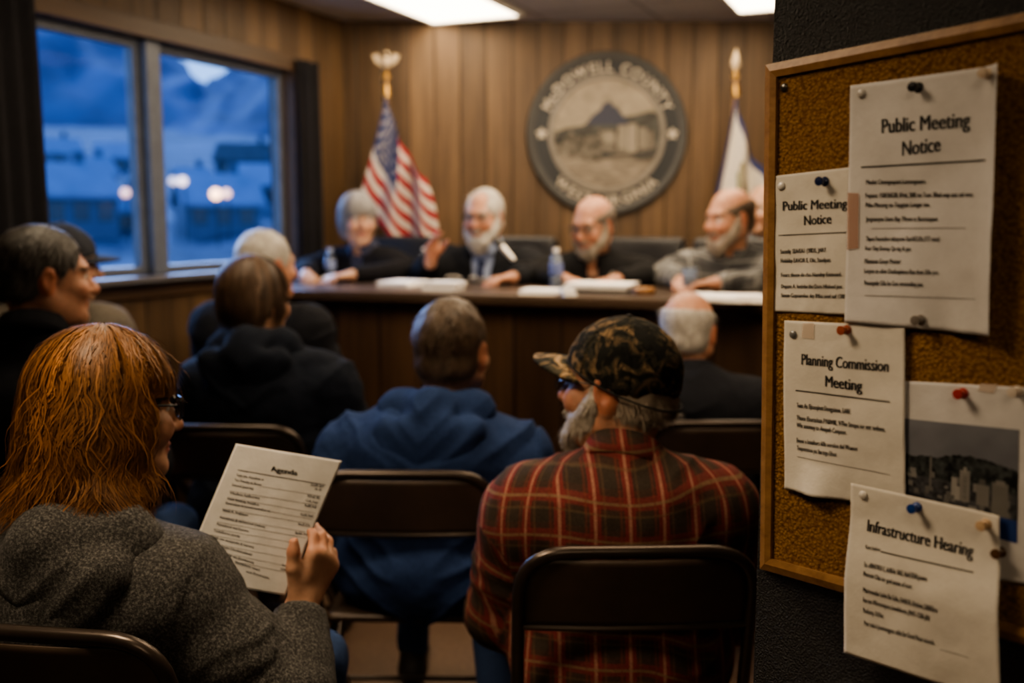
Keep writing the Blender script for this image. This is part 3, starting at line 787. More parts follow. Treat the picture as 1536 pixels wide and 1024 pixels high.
# ------------------------------------------------------------------ room shell
H = 2.60
CX = PY(520, 300, 6.0)[0]; CRN = V(CX, 6.0, 0)                       # far left corner
DL = nrm(V(-.391, -.920, 0)); NLW = V(.920, -.391, 0)                 # along the left wall towards us, and into the room
LWL = 8.15; FAR_L = CRN + DL * LWL
XR, YR = 3.2, FAR_L[1]
def Wp(s, z, off=0): return CRN + DL * s + NLW * off + V(0, 0, z)
panel = wood('wall_panelling', (.068, .040, .021), (.165, .102, .052), .152, 'Z', .52)
panel_left = panel
darkwood = wood('dark_bench_wood', (.034, .019, .010), (.085, .048, .024), .2, 'Z', .38)
topwood = wood('bench_top_wood', (.030, .020, .014), (.075, .048, .030), .3, 'X', .30, groove=False)
trimwood = wood('window_trim_wood', (.045, .025, .013), (.09, .052, .027), .3, 'X', .45, groove=False)

def floor_mat():
    t = NT('brown_floor'); c = t.coord()
    f = t.noise(c, 2.2, 6, .6); g = t.noise(c, 60, 3)
    col = t.ramp(f, [(.3, (.085, .052, .034)), (.7, (.165, .105, .068))]); col = t.mix(.25, col, t.ramp(g, [(.35, (.05, .03, .02)), (.65, (.22, .15, .10))]))
    t.set(col, t.ramp(f, [(.3, (.35,) * 3), (.7, (.6,) * 3)])); t.bump(g, .1, .002); return t.m
poly = [(CRN[0], CRN[1]), (FAR_L[0], FAR_L[1]), (XR, YR), (XR, 6.0)]
m = MB(); m.prism(poly[::-1], -.06, 0.0); fl = struct(m.build('floor', floor_mat(), None, False))
def ceil_mat():
    t = NT('ceiling_tiles'); tc = t.n('TexCoord').outputs['Object']
    ang = math.atan2(NLW[1], NLW[0])
    mp = t.n('Mapping', {'Vector': tc, 'Rotation': (0, 0, -ang), 'Location': (0, 0, 0)}).outputs['Vector']
    sp = t.n('SeparateXYZ', {0: mp})
    def line(ax, per, off):
        fr = t.math('FRACT', t.math('DIVIDE', t.math('ADD', sp.outputs[ax], 50 + off), per)); e = t.math('MULTIPLY', t.math('MINIMUM', fr, t.math('SUBTRACT', 1.0, fr)), per)
        return t.n('MapRange', {0: e, 1: .009, 2: .012, 3: 1.0, 4: 0.0}).outputs[0]
    f = t.noise(tc, 90, 3, .7)
    col = t.ramp(f, [(.38, (.48, .47, .45)), (.55, (.64, .63, .60))])
    g = t.math('MAXIMUM', line('X', .61, CEIL_OFF[0]), line('Y', 1.22, CEIL_OFF[1]))
    t.set(t.mix(g, col, (.36, .35, .33, 1)), .9, 0, .2); t.bump(t.math('ADD', f, t.math('MULTIPLY', g, .8)), .3, .006); return t.m
# the two fixtures in view set the ceiling grid
LA = PZ(648, 33, H - .005); LB = PZ(1105, 17, H - .005)
def ceil_uv(p): return (np.dot(p, NLW), np.dot(p, V(.391, .920, 0)))
ua, va = ceil_uv(LA)
CEIL_OFF = (-ua % .61, -va % 1.22)
m = MB(); m.prism(poly[::-1], H, H + .06); struct(m.build('ceiling', ceil_mat(), None, False))
def wall_box(name, a, b, z0, z1, thick, mat):
    """a wall from plan point a to b; thickness grows to the outside (right of a->b)"""
    a, b = np.asarray(a[:2], float), np.asarray(b[:2], float); L = np.linalg.norm(b - a); ang = math.atan2(*(b - a)[::-1])
    m = MB(); m.box((0, -thick, z0), (L, 0, z1)); o = struct(m.build(name, mat, None, False)); o.location = (a[0], a[1], 0); o.rotation_euler = (0, 0, ang); return o
wall_box('wall_back', (XR, 6.0), (CRN[0] - .05, 6.0), 0, H, .12, panel)
wall_box('wall_right', (XR, YR), (XR, 6.0), 0, H, .12, panel)
wall_box('wall_rear', (FAR_L[0], YR), (XR, YR), 0, H, .12, simple('plaster_rear', (.10, .08, .065), .9))
# left wall with the window opening
S0, S1, Z0, Z1 = .543, 2.283, 1.20, 2.24
ang_l = math.atan2(DL[1], DL[0])
m = MB()
for (a, b, z0, z1) in ((-.05, S0, 0, H), (S1, LWL, 0, H), (S0, S1, 0, Z0), (S0, S1, Z1, H)): m.box((a, -.14, z0), (b, 0, z1))
wl = struct(m.build('wall_left', panel_left, None, False)); wl.location = Vector(CRN); wl.rotation_euler = (0, 0, ang_l)
# (local frame of the left wall: x along the wall towards the camera, y into the room, z up)
MW = frameM(CRN, DL, NLW, (0, 0, 1))
bpy.context.view_layer.update()
def wthing(name, kind=None):
    o = bpy.data.objects.new(name, None); COL.objects.link(o); o.location = Vector(CRN); o.rotation_euler = (0, 0, ang_l); return o
# the wall mesh grows to -y = outside only if +y is the room: DL x up
SGN = 1.0 if np.dot(np.array([-math.sin(ang_l), math.cos(ang_l)]), NLW[:2]) > 0 else -1.0
# ------------------------------------------------------------------ window, drapes
alu = simple('painted_window_metal', (.11, .125, .16), .45, .1, .5)
def mwin(s, z, off=0): return (s, off, z)
win = wthing('window_1'); win['kind'] = 'structure'
m = MB(); w = .085
m.box((S0 - w, 0, Z0 - .03), (S0, .028, Z1 + w)); m.box((S1, 0, Z0 - .03), (S1 + w, .028, Z1 + w)); m.box((S0, 0, Z1), (S1, .028, Z1 + w)); m.box((S0 - w, -.0, Z0 - .10), (S1 + w, .02, Z0 - .03))
struct(m.build('window_casing', trimwood, win, False, bevel=.004))
m = MB(); m.box((S0 - w - .02, -.12, Z0 - .03), (S1 + w + .02, .075, Z0)); struct(m.build('window_sill', simple('sill_paint', (.10, .095, .10), .4), win, False, bevel=.006))
SM = 1.554
m = MB(); m.box((SM - .045, -.11, Z0), (SM + .045, -.01, Z1)); struct(m.build('mullion', alu, win, False, bevel=.004))
pane_mat = NT('window_glass'); tb = pane_mat.n('BsdfTransparent', {'Color': (.93, .95, .98, 1)}); gl = pane_mat.n('BsdfGlossy', {'Roughness': .03, 'Color': (.8, .85, .9, 1)})
fr_ = pane_mat.n('LayerWeight', {'Blend': .12}); mx = pane_mat.n('MixShader', {0: pane_mat.math('MULTIPLY', fr_.outputs['Facing'], .015)}); pane_mat.l(tb.outputs[0], mx.inputs[1]); pane_mat.l(gl.outputs[0], mx.inputs[2])
pane_mat.l(mx.outputs[0], pane_mat.t.nodes['Material Output'].inputs['Surface'])
for a, b in ((S0, SM - .045), (SM + .045, S1)):
    m = MB(); q = .038
    m.box((a, -.10, Z0), (a + q, -.05, Z1)); m.box((b - q, -.10, Z0), (b, -.05, Z1)); m.box((a + q, -.10, Z0), (b - q, -.05, Z0 + q)); m.box((a + q, -.10, Z1 - q), (b - q, -.05, Z1))
    sa = struct(m.build('sash', alu, win, False, bevel=.004))
    m = MB(); m.box((a + q, -.079, Z0 + q), (b - q, -.073, Z1 - q)); struct(m.build('pane', pane_mat.m, sa, False))
def drape(name, label, s0, s1, zt, zb, flare, col):
    n, k = 60, 24; vs = []; f = []
    for j in range(k + 1):
        t = j / k; z = zt + (zb - zt) * t
        for i in range(n + 1):
            u = i / n; c = .5 * (s0 + s1); hw = .5 * (s1 - s0) * (1 + flare * t)
            vs.append((c + (u * 2 - 1) * hw, .065 + .028 * math.sin(u * (s1 - s0) * 75 + .6 * math.sin(t * 4)), z))
    for j in range(k):
        for i in range(n): a = j * (n + 1) + i; f.append((a, a + 1, a + n + 2, a + n + 1))
    o = obj(name, vs, f, col); o.location = Vector(CRN); o.rotation_euler = (0, 0, ang_l); sm = o.modifiers.new('cloth', 'SOLIDIFY'); sm.thickness = .004
    return tag(o, label, 'curtain', 'window curtains')
dr = fabric('curtain_cloth', (.022, .021, .024), .2, 200)
drape('window_curtain', 'dark narrow curtain hanging beside the right edge of the window', S0 - .16, S0 + .0, Z1 + .06, .55, .25, dr)
drape('window_curtain', 'wide black curtain hanging beside the left edge of the window', S1 - .02, S1 + .62, Z1 + .08, .35, .04, dr)

# ------------------------------------------------------------------ outside: valley town at dusk
def azdir(px): d = ray(px, 329); d = V(d[0], d[1], 0); return d / np.linalg.norm(d)
RZ = [(6, -4.6), (25, -3.6), (50, -1.6), (80, .9), (120, 4.66), (180, 11.7), (260, 21.5), (330, 30)]
def gz(r): return float(np.interp(r, [a for a, _ in RZ], [b for _, b in RZ]))
def outmat(name, c, sc=.12, var=.45, bump=0, det=8):
    t = NT(name); v = t.coord()
    f = t.noise(v, sc, det, .7); t.set(t.ramp(f, [(.35, tuple(x * (1 - var) for x in c)), (.65, tuple(x * (1 + var) for x in c))]), .95, 0, .1); return t.m
def polar(name, mat, zf, rs, pxs):
    vs = []; f = []
    for r in rs:
        for p in pxs: d = azdir(p) * r; vs.append((d[0], d[1], zf(p, r)))
    n = len(pxs)
    for j in range(len(rs) - 1):
        for i in range(n - 1): a = j * n + i; f.append((a, a + 1, a + n + 1, a + n))
    return struct(obj(name, vs, f, mat))
pxs = np.concatenate([-np.geomspace(9000, 440, 24), np.linspace(-420, 560, 120), np.linspace(580, 1500, 20)])
def bumpy(p, r, s): return fbm(np.array([[p / 60 + s, r / 40, s]]), 4, int(s * 7))[0]
polar('ground_valley', outmat('hazy_valley_ground', (.06, .085, .13), .09), lambda p, r: gz(r) + .35 * bumpy(p, r, 1), [6, 12, 25, 38, 50, 64, 80, 98, 120, 150, 180, 220, 260, 330], pxs)  # blue dusk haze is mixed into the ground colour, no volume
def hill(name, ridge, r0, r1, mat, s):
    rs = np.linspace(r0, r1, 26)
    def zf(p, r):
        t = (r - r0) / (r1 - r0); d = azdir(p); dep = r1 * d[1]
        zt = EYE[2] + (329 - ridge(p)) / FPX * dep; zb = gz(r0) - 2
        return zb + (zt - zb) * t ** .85 + bumpy(p, r, s) * 5 * math.sin(PI * min(1, t * 1.05)) + bumpy(p * 5, r * 4, s + 2) * 2.2 * t
    polar(name, mat, zf, rs, pxs)
hill('hill_left', lambda p: np.interp(p, [-9000, -420, 45, 180, 255, 320, 420, 560, 1500], [-100, -60, -40, 40, 84, 133, 200, 260, 300]), 300, 560, outmat('hazy_hill_far', (.055, .085, .16), .03, .30), 1)  # haze painted into the base colour of both hills, paler on the far one
hill('hill_right', lambda p: np.interp(p, [-420, 100, 240, 320, 375, 440, 560], [330, 300, 190, 130, 100, 72, 20]), 265, 430, outmat('hazy_hill_near', (.042, .068, .13), .035, .35), 3)
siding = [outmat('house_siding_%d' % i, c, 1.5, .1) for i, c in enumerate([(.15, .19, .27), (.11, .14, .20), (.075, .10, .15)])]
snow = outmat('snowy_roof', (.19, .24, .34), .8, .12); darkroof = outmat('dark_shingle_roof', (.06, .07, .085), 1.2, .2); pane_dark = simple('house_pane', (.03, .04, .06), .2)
def house(px, py, r, w, d, hgt, rot, roof, side, label):
    D = azdir(px) * r; z = EYE[2] + (329 - py) / FPX * D[1]
    rz = -math.atan2(D[0], D[1]) + rot
    t = thing('house', label, 'house', (D[0], D[1], z), rz, 'houses across the valley')
    m = MB(); m.box((-w / 2, -d / 2, -3), (w / 2, d / 2, hgt)); m.add([(-w / 2, -d / 2, hgt), (-w / 2, d / 2, hgt), (-w / 2, 0, hgt + d * .32)], [(0, 1, 2)]); m.add([(w / 2, -d / 2, hgt), (w / 2, d / 2, hgt), (w / 2, 0, hgt + d * .32)], [(0, 2, 1)]); m.build('wall', side, t, False)
    m = MB(); o = .4; e = d / 2 + o; zz = hgt + d * .32
    for s in (-1, 1): m.add([(-w / 2 - o, s * e, hgt - o * .6), (w / 2 + o, s * e, hgt - o * .6), (w / 2 + o, 0, zz + .05), (-w / 2 - o, 0, zz + .05), (-w / 2 - o, s * e, hgt - o * .6 + .25), (w / 2 + o, s * e, hgt - o * .6 + .25), (w / 2 + o, 0, zz + .3), (-w / 2 - o, 0, zz + .3)], [(0, 1, 2, 3), (4, 7, 6, 5), (0, 4, 5, 1), (1, 5, 6, 2), (2, 6, 7, 3), (3, 7, 4, 0)])
    m.build('roof', roof, t, False)
    m = MB(); m.box((w * .2, .2, zz - .6), (w * .2 + .6, .8, zz + 1.1)); m.build('chimney', siding[2], t, False)
    for i in range(3):
        x = -w * .32 + w * .32 * i; m = MB(); m.box((x - .5, -d / 2 - .05, hgt * .35), (x + .5, -d / 2 + .02, hgt * .35 + 1.2)); m.build('window', pane_dark, t, False)
    return t
L_ = 'seen through the window'
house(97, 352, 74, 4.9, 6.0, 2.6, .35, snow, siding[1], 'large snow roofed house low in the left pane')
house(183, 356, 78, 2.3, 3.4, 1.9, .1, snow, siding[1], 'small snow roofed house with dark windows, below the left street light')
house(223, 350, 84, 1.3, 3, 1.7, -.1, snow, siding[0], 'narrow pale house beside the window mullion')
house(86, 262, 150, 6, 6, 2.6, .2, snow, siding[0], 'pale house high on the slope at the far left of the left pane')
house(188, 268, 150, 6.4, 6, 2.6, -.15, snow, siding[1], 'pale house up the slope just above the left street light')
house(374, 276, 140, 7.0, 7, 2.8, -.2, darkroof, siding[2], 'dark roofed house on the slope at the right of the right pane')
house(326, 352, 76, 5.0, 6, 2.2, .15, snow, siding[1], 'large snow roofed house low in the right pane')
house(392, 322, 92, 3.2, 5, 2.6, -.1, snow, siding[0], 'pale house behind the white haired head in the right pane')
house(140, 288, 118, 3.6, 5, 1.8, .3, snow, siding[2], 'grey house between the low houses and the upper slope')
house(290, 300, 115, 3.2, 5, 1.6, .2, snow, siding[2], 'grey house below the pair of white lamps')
def street_light(px, py, r, col, st, rad, label):
    D = azdir(px) * r; z = EYE[2] + (329 - py) / FPX * D[1]; g = gz(r)
    t = thing('street_lamp', label, 'street lamp', (D[0], D[1], g - .5), 0, 'street lamps in the town')
    m = MB(); m.tube([(0, .35, 0), (0, .35, z - g + .5), (0, .2, z - g + .85), (0, 0, z - g + .8)], .06, 8); m.build('pole', darkroof, t)
    m = MB(); m.ball((0, 0, z - g + .5), rad); m.build('bulb', emis('lamp_glow_' + str(px), col, st), t)
    return t
street_light(190, 290, 68, (1.0, .50, .30), 2.2, .27, 'street lamp glowing dim orange in the left pane')
street_light(262, 273, 68, (1.0, .78, .70), 1.4, .25, 'dim white street lamp closest to the mullion')
street_light(276, 273, 69, (1.0, .74, .60), 2.6, .28, 'white street lamp, right one of the pale pair')
street_light(325, 292, 66, (1.0, .52, .20), 6.5, .32, 'brightest warm street lamp in the right pane')
street_light(341, 291, 67, (1.0, .50, .24), 2.8, .27, 'weaker warm lamp touching the brightest street lamp')
w = bpy.data.worlds.new('dusk_sky'); SC.world = w; w.use_nodes = True; nt = w.node_tree; bg = nt.nodes['Background']
tc = nt.nodes.new('ShaderNodeTexCoord'); sp = nt.nodes.new('ShaderNodeSeparateXYZ'); rp = nt.nodes.new('ShaderNodeValToRGB')
nt.links.new(tc.outputs['Generated'], sp.inputs[0]); nt.links.new(sp.outputs['Z'], rp.inputs[0]); nt.links.new(rp.outputs[0], bg.inputs[0])
rp.color_ramp.elements[0].position = 0; rp.color_ramp.elements[0].color = (.30, .54, 1.0, 1); rp.color_ramp.elements[1].position = .7; rp.color_ramp.elements[1].color = (.07, .20, .62, 1)
bg.inputs[1].default_value = SKY_S

# ------------------------------------------------------------------ ceiling lights
diff = emis('light_diffuser', (1.0, .80, .55), LIGHT_S)
white_enam = simple('white_enamel', (.6, .58, .54), .5)
def ceiling_light(A, label):
    """A = far left corner on the ceiling"""
    UX = NLW; UY = DL; wd, ln = .585, 1.19
    M = frameM(V(A[0], A[1], 0), UX, UY, np.cross(UX, UY))
    t = thing('ceiling_light', label, 'ceiling light', (A[0], A[1], H), math.atan2(UX[1], UX[0]), 'recessed ceiling lights')
    # local: x across, -y runs towards the camera
    m = MB(); b = .022
    for lo, hi in (((0, -ln), (b, 0)), ((wd - b, -ln), (wd, 0)), ((b, -b), (wd - b, 0)), ((b, -ln), (wd - b, -ln + b))): m.box((lo[0], lo[1], -.022), (hi[0], hi[1], -.0005))
    m.build('frame', white_enam, t, False)
    m = MB(); m.box((b, -ln + b, -.014), (wd - b, -b, -.004)); m.build('diffuser', diff, t, False)
ceiling_light(LA, 'bright rectangular ceiling light panel above the flag and bench')
ceiling_light(LB, 'bright ceiling light panel at top right, partly cut off by the black wall')
ceiling_light(LA + DL * 2.44 + NLW * .3, 'ceiling light panel over the middle of the audience, above the frame')

# ------------------------------------------------------------------ black partition and notice board
P0 = PY(1146, 512, 1.27); d_ = ray(-432, 329); AW = nrm(V(d_[0], d_[1], 0))
NB = V(AW[1], -AW[0], 0); NB = NB if np.dot(NB, EYE - P0) > 0 else -NB
P0 = V(P0[0], P0[1], 0)
def partition_mat():
    t = NT('black_pebbled_paint'); c = t.coord()
    n = t.n('TexVoronoi', {'Vector': c, 'Scale': 380.0}).outputs['Distance']; n2 = t.noise(c, 300, 5, .7)
    h = t.math('ADD', t.math('MULTIPLY', n, .6), n2)
    t.set(t.ramp(n2, [(.3, (.008, .008, .009)), (.7, (.020, .020, .022))]), t.ramp(n2, [(.3, (.22,) * 3), (.7, (.45,) * 3)]), 0, .8); t.bump(h, 1.0, .013); return t.m
m = MB(); m.box((0, 0, 0), (1.75, .10, H))
pw = struct(m.build('wall_partition', partition_mat(), None, False)); pw.location = Vector(P0)
XA = -AW; pw.rotation_euler = (0, 0, math.atan2(XA[1], XA[0]))
BP = lambda n: Plane(P0 + NB * n, NB)
def quadpx(pl, q): return [pl.hit(*p) for p in q]
def lerpq(Q, u, v): return (1 - u) * (1 - v) * Q[0] + u * (1 - v) * Q[1] + u * v * Q[2] + (1 - u) * v * Q[3]       # TL TR BR BL, v downwards
frame_mat = wood('oak_frame', (.17, .085, .033), (.30, .165, .07), .3, 'X', .42, groove=False, scale=2.2)
def cork_mat():
    t = NT('cork'); c = t.coord()
    vo = t.n('TexVoronoi', {'Vector': c, 'Scale': 230.0}); n = t.noise(c, 420, 5, .7); n3 = t.noise(c, 9, 3)
    col = t.ramp(n, [(.30, (.11, .045, .012)), (.5, (.36, .185, .058)), (.72, (.56, .33, .125))])
    col = t.mix(.5, col, t.ramp(vo.outputs['Distance'], [(.0, (.6, .36, .14)), (.55, (.30, .15, .045)), (.9, (.09, .035, .01))]))
    col = t.mix(1.0, col, t.ramp(n3, [(.3, (.8, .8, .8)), (.7, (1, 1, 1))]), 'MULTIPLY')
    t.set(col, .95, 0, .15); t.bump(t.math('SUBTRACT', n, t.math('MULTIPLY', vo.outputs['Distance'], .8)), .9, .006); return t.m
pf = BP(.012); QO = quadpx(pf, [(1147, 97), (1585, 8), (1585, 981), (1139, 853)])
fw = .0175
bo = thing('notice_board', 'cork notice board in a narrow oak frame on the black wall', 'notice board', P0)
def on(pl_n, a, b): return NB * pl_n + Plane(P0, NB).A * a + Plane(P0, NB).B * b
def inset(Q, w):
    out = []
    for i in range(4):
        a = nrm(Q[(i + 1) % 4] - Q[i]); b = nrm(Q[(i - 1) % 4] - Q[i]); s = abs(a[0] * b[1] - a[1] * b[0]); out.append(Q[i] + (a + b) * w / s)
    return out
QI = inset(QO, fw); QM = inset(QO, fw * .55)
for i, nm in enumerate(('top_rail', 'right_stile', 'bottom_rail', 'left_stile')):
    j = (i + 1) % 4; m = MB()
    ring = [(QO, .001), (QO, .011), (QM, .0145), (QI, .0125), (QI, .001)]
    v = [on(n, *Q[k]) for k in (i, j) for Q, n in ring]; n5 = 5
    m.add(v, [(k, k + 1, n5 + k + 1, n5 + k) for k in range(4)] + [tuple(range(5))[::-1], tuple(range(5, 10))]); ob = m.build('frame_rail', frame_mat, bo, False)
    bmx = bmesh.new(); bmx.from_mesh(ob.data); bmesh.ops.recalc_face_normals(bmx, faces=bmx.faces); bmx.to_mesh(ob.data); bmx.free()
m = MB(); v = [on(.001, *q) for q in QI] + [on(.008, *q) for q in QI]; m.add(v, [(0, 1, 2, 3), (7, 6, 5, 4)]); m.build('cork_panel', cork_mat(), bo, False)

ink = simple('black_ink', (.012, .012, .013), .7); ink_grey = simple('grey_ink', (.10, .10, .10), .7)
def paper_mat(name, c, yellow=.0):
    t = NT(name); v = t.coord(); n = t.noise(v, 22, 6, .65); n2 = t.noise(v, 7, 3)
    col = t.ramp(n, [(.3, tuple(x * .86 for x in c)), (.7, c)]); col = t.mix(1.0, col, t.ramp(n2, [(.35, (.86, .85, .83)), (.65, (1, 1, 1))]), 'MULTIPLY')
    t.set(col, .75, 0, .25); t.bump(n, .25, .006); return t.m
HEAD, BODY = 0.0, 0.001
class Sheet:
    """one sheet of paper on a plane; text is laid on it by its baseline"""
    def __init__(s, name, label, cat, plane, Qpx, mat, off, group=None, curl=None, nu=44, nv=56, own=None):
        s.pl = plane; s.Q = quadpx(plane, Qpx) if Qpx is not None else own; s.off = off; s.curl = curl or (lambda u, v: 0 * u)
        c = plane.at(*lerpq(s.Q, .5, .5)); s.c = c
        s.o = thing(name, label, cat, c, 0, group)
        U, Vv = np.meshgrid(np.linspace(0, 1, nu), np.linspace(0, 1, nv)); ab = np.stack([lerpq(s.Q, u, v) for u, v in zip(U.ravel(), Vv.ravel())])
        v = s.world(ab, 0) - c; f = np.array([(j * nu + i, (j + 1) * nu + i, (j + 1) * nu + i + 1, j * nu + i + 1) for j in range(nv - 1) for i in range(nu - 1)])
        p = obj('sheet', v, f, mat, s.o); sd = p.modifiers.new('thickness', 'SOLIDIFY'); sd.thickness = .0003; sd.offset = -1
    def uv(s, ab):
        u = np.full(len(ab), .5); v = np.full(len(ab), .5)
        for _ in range(8):
            p = np.stack([lerpq(s.Q, a, b) for a, b in zip(u, v)]); e = ab - p
            du = ((1 - v)[:, None] * (s.Q[1] - s.Q[0]) + v[:, None] * (s.Q[2] - s.Q[3])); dv = ((1 - u)[:, None] * (s.Q[3] - s.Q[0]) + u[:, None] * (s.Q[2] - s.Q[1]))
            det = du[:, 0] * dv[:, 1] - du[:, 1] * dv[:, 0]; u = u + (e[:, 0] * dv[:, 1] - e[:, 1] * dv[:, 0]) / det; v = v + (du[:, 0] * e[:, 1] - du[:, 1] * e[:, 0]) / det
        return u, v
    def world(s, ab, lift):
        u, v = s.uv(ab); n = s.off + s.curl(u, v) + lift
        return s.pl.O + ab[:, :1] * s.pl.A + ab[:, 1:] * s.pl.B + n[:, None] * s.pl.N
    def text(s, items, name, mat, bold, ratio=.729):
        m = MB()
        for txt, p0, p1, cap in items:
            a0, a1 = s.pl.hit(*p0), s.pl.hit(*p1); up = s.pl.hit(p0[0], p0[1] - 10) - s.pl.hit(*p0); up = up / 10 * cap
            tv, tf = TXT[(txt, bold)]; x0, x1 = tv[:, 0].min(), tv[:, 0].max()
            tu = (tv[:, 0] - x0) / (x1 - x0); th = tv[:, 1] / ratio * (1.0 if bold == HEAD else 1.32)
            for k in ((-2, -1, 0, 1, 2) if bold == HEAD else (-1, 0, 1)): m.add(s.world(a0 + (tu + k * (.018 if bold == HEAD else .028) / (x1 - x0))[:, None] * (a1 - a0) + th[:, None] * up, .00055 + .00002 * k) - s.c, tf)
        return m.build(name, mat, s.o, False)
    def rules(s, items, name='rule', mat=None):
        for p0, p1, th in items:
            m = MB(); a0, a1 = s.pl.hit(*p0), s.pl.hit(*p1); dn = s.pl.hit(p0[0], p0[1] + th) - a0
            k = 24; ab = np.concatenate([[a0 + (a1 - a0) * i / k for i in range(k + 1)], [a0 + (a1 - a0) * i / k + dn for i in range(k + 1)]])
            m.add(s.world(ab, .0005) - s.c, [(i, k + 1 + i, k + 2 + i, i + 1) for i in range(k)]); m.build(name, mat or ink, s.o, False)
def cr(ox, oy, sc, rows): return [(t, (ox + a / sc, oy + b / sc), (ox + c / sc, oy + d / sc), cap) for t, a, b, c, d, cap in rows]
def crr(ox, oy, sc, rows): return [((ox + a / sc, oy + b / sc), (ox + c / sc, oy + d / sc), th) for a, b, c, d, th in rows]
big_b = cr(1270, 250, 3.94, [('Meelnt Cisnmgeapant Lonnmgsaens.', 135, 105, 490, 100, 5.6), ('Fepaos: 15B/26E28, 01st, 500 oa Tsan 3Bsd oap aus asl wec.', 132, 183, 770, 178, 5.6), ('Pdse Mnsong oa Tispgtan Longar ioe.', 132, 240, 512, 237, 5.6), ('Jorgostoyne Users Bay Tfhone ts Beoresapaet.', 132, 322, 562, 322, 5.6),
    ('Thpen Fnsostdoe ntlanpone Eao/AE2,Ro,3T7 caoe)', 132, 438, 570, 440, 5.6), ('Posr Oay Dumap Qn tag & ype.', 130, 493, 405, 497, 5.2), ('Mlonaoen Goeyr Moioar:', 127, 570, 342, 573, 5.8), ('Lorpen to olter Dosfospitnos Rae then 20le yoc.', 125, 627, 567, 637, 5.6), ('Pnosepale Gfla be Gne mreosdiny pes.', 125, 697, 475, 707, 5.6)])
small_b = cr(1150, 250, 4.45, [('Saotsliy SEA/EA1 (20D5, JAR7.', 100, 580, 415, 568, 5), ('Holalday EAVOR E, Olu, Stoolpan.', 100, 640, 445, 635, 5), ('Foors thone do rbo Naodny Estmoed.', 103, 735, 510, 730, 4.8), ('Dopare A. hotinbe tho Dors Hfolond jsec.', 103, 810, 520, 812, 4.8), ('Ssoon Gopoareloe day fMles oonl aof 1200r', 103, 870, 545, 878, 4.8)])
plan_b = cr(1170, 470, 3.657, [('Tote As Ejtooqinot Dongpiaten, EARE.', 105, 512, 405, 548, 5.6), ('Thoos Eborts/ton FY60V8E, 9/The Stropo ior not todions.', 105, 580, 593, 645, 5.6), ('Wlo aoomoy to Anopnh Conpoor.', 105, 620, 380, 662, 5.6), ('Enoor s botalhors 60ls ooroloe thd Woanos', 105, 703, 438, 750, 5.4), ('Toopooratoos pas Bae togo Eifoor.', 105, 745, 328, 782, 5.4)])
infra_b = cr(1260, 720, 3.37, [('Floor Inoloor', 122, 348, 198, 362, 4.4), ('Eo. c/IBNT/9D5 E, AAfEAs 10LE, HeATEERLpowns', 125, 435, 445, 508, 5.8), ('Pnorosir Olas cor gonl anoao of soor.', 125, 480, 378, 545, 5.6), ('Masrroooslor Lolen Bo Gdlo, OABOE, EAolow, DBBEEoo', 127, 560, 505, 663, 6), ('Fos nos Wfororotyoro Iowvloloons, JMAT- CEBl yEE!', 127, 610, 465, 705, 5.8), ('Roslosry, OOlor.', 127, 663, 232, 695, 5.8), ('Posr rodo h Joonrooygoos odlde Ear Goonl Phoor ooovols.', 130, 728, 487, 828, 5.8)])
ag_l = [('Toto mo. Atoothon w', 245, 240, 400, 268), ('Tao Maoday ao Boosy', 235, 268, 387, 297), ('Ennool Jooroay', 222, 297, 342, 318), ('Wlaolloot Aatllhoonoy', 208, 343, 377, 372), ('Ftoor maotoay Aoopltoo', 195, 375, 373, 410), ('Dooroodoor ot nowoot ooomoloos oo', 185, 400, 437, 445), ('Eloost A. Aotlthoor', 167, 440, 312, 470), ('Aoootlroos & otooooroot Jootlooy', 150, 480, 408, 535), ('Anooolood ood Eooono', 133, 518, 315, 560), ('Toololtoroo aoooly', 117, 555, 265, 590), ('Ftoolt oor oootyoolts & Ioaoony', 100, 590, 345, 650), ('Aoonoot Otoololoolooor', 135, 640, 337, 692), ('Poor ato Jhootloooty', 185, 690, 345, 738), ('Eoonloloor oowd', 240, 735, 377, 780), ('oool Ahoomonoo', 300, 786, 430, 825)]
ag_r = [('AoAE goo', 668, 298, 742, 305), ('16 oE', 692, 320, 730, 327), ('EOoE BE', 650, 360, 718, 372), ('11oE, 1oot', 640, 385, 708, 398), ('AoBE 3oE', 632, 412, 700, 425), ('EoEE BoE', 612, 465, 682, 476), ('EooE E7L', 597, 520, 665, 532), ('BoEE 3oE', 580, 570, 653, 580), ('Ooo', 568, 606, 590, 610), ('Eoo', 505, 752, 535, 758), ('1EE', 497, 775, 527, 781)]
ag_b = cr(290, 650, 3.79, [(*r, 3.1) for r in ag_l + ag_r])
heads = ['Public Meeting', 'Notice', 'Planning Commission', 'Meeting', 'Infrastructure Hearing', 'Agenda']
prefetch(heads, HEAD); prefetch(sorted({r[0] for r in big_b + small_b + plan_b + infra_b + ag_b}), BODY)
prefetch(sorted(set('McDOWELLCOUNTYWESTVIRGINIA')), .03)
pap = paper_mat('white_notice_paper', (.62, .60, .58)); pap2 = paper_mat('cream_notice_paper', (.66, .62, .55)); pap3 = paper_mat('agenda_paper', (.70, .68, .64))
gP = 'papers pinned to the notice board'
pl = BP(.009)
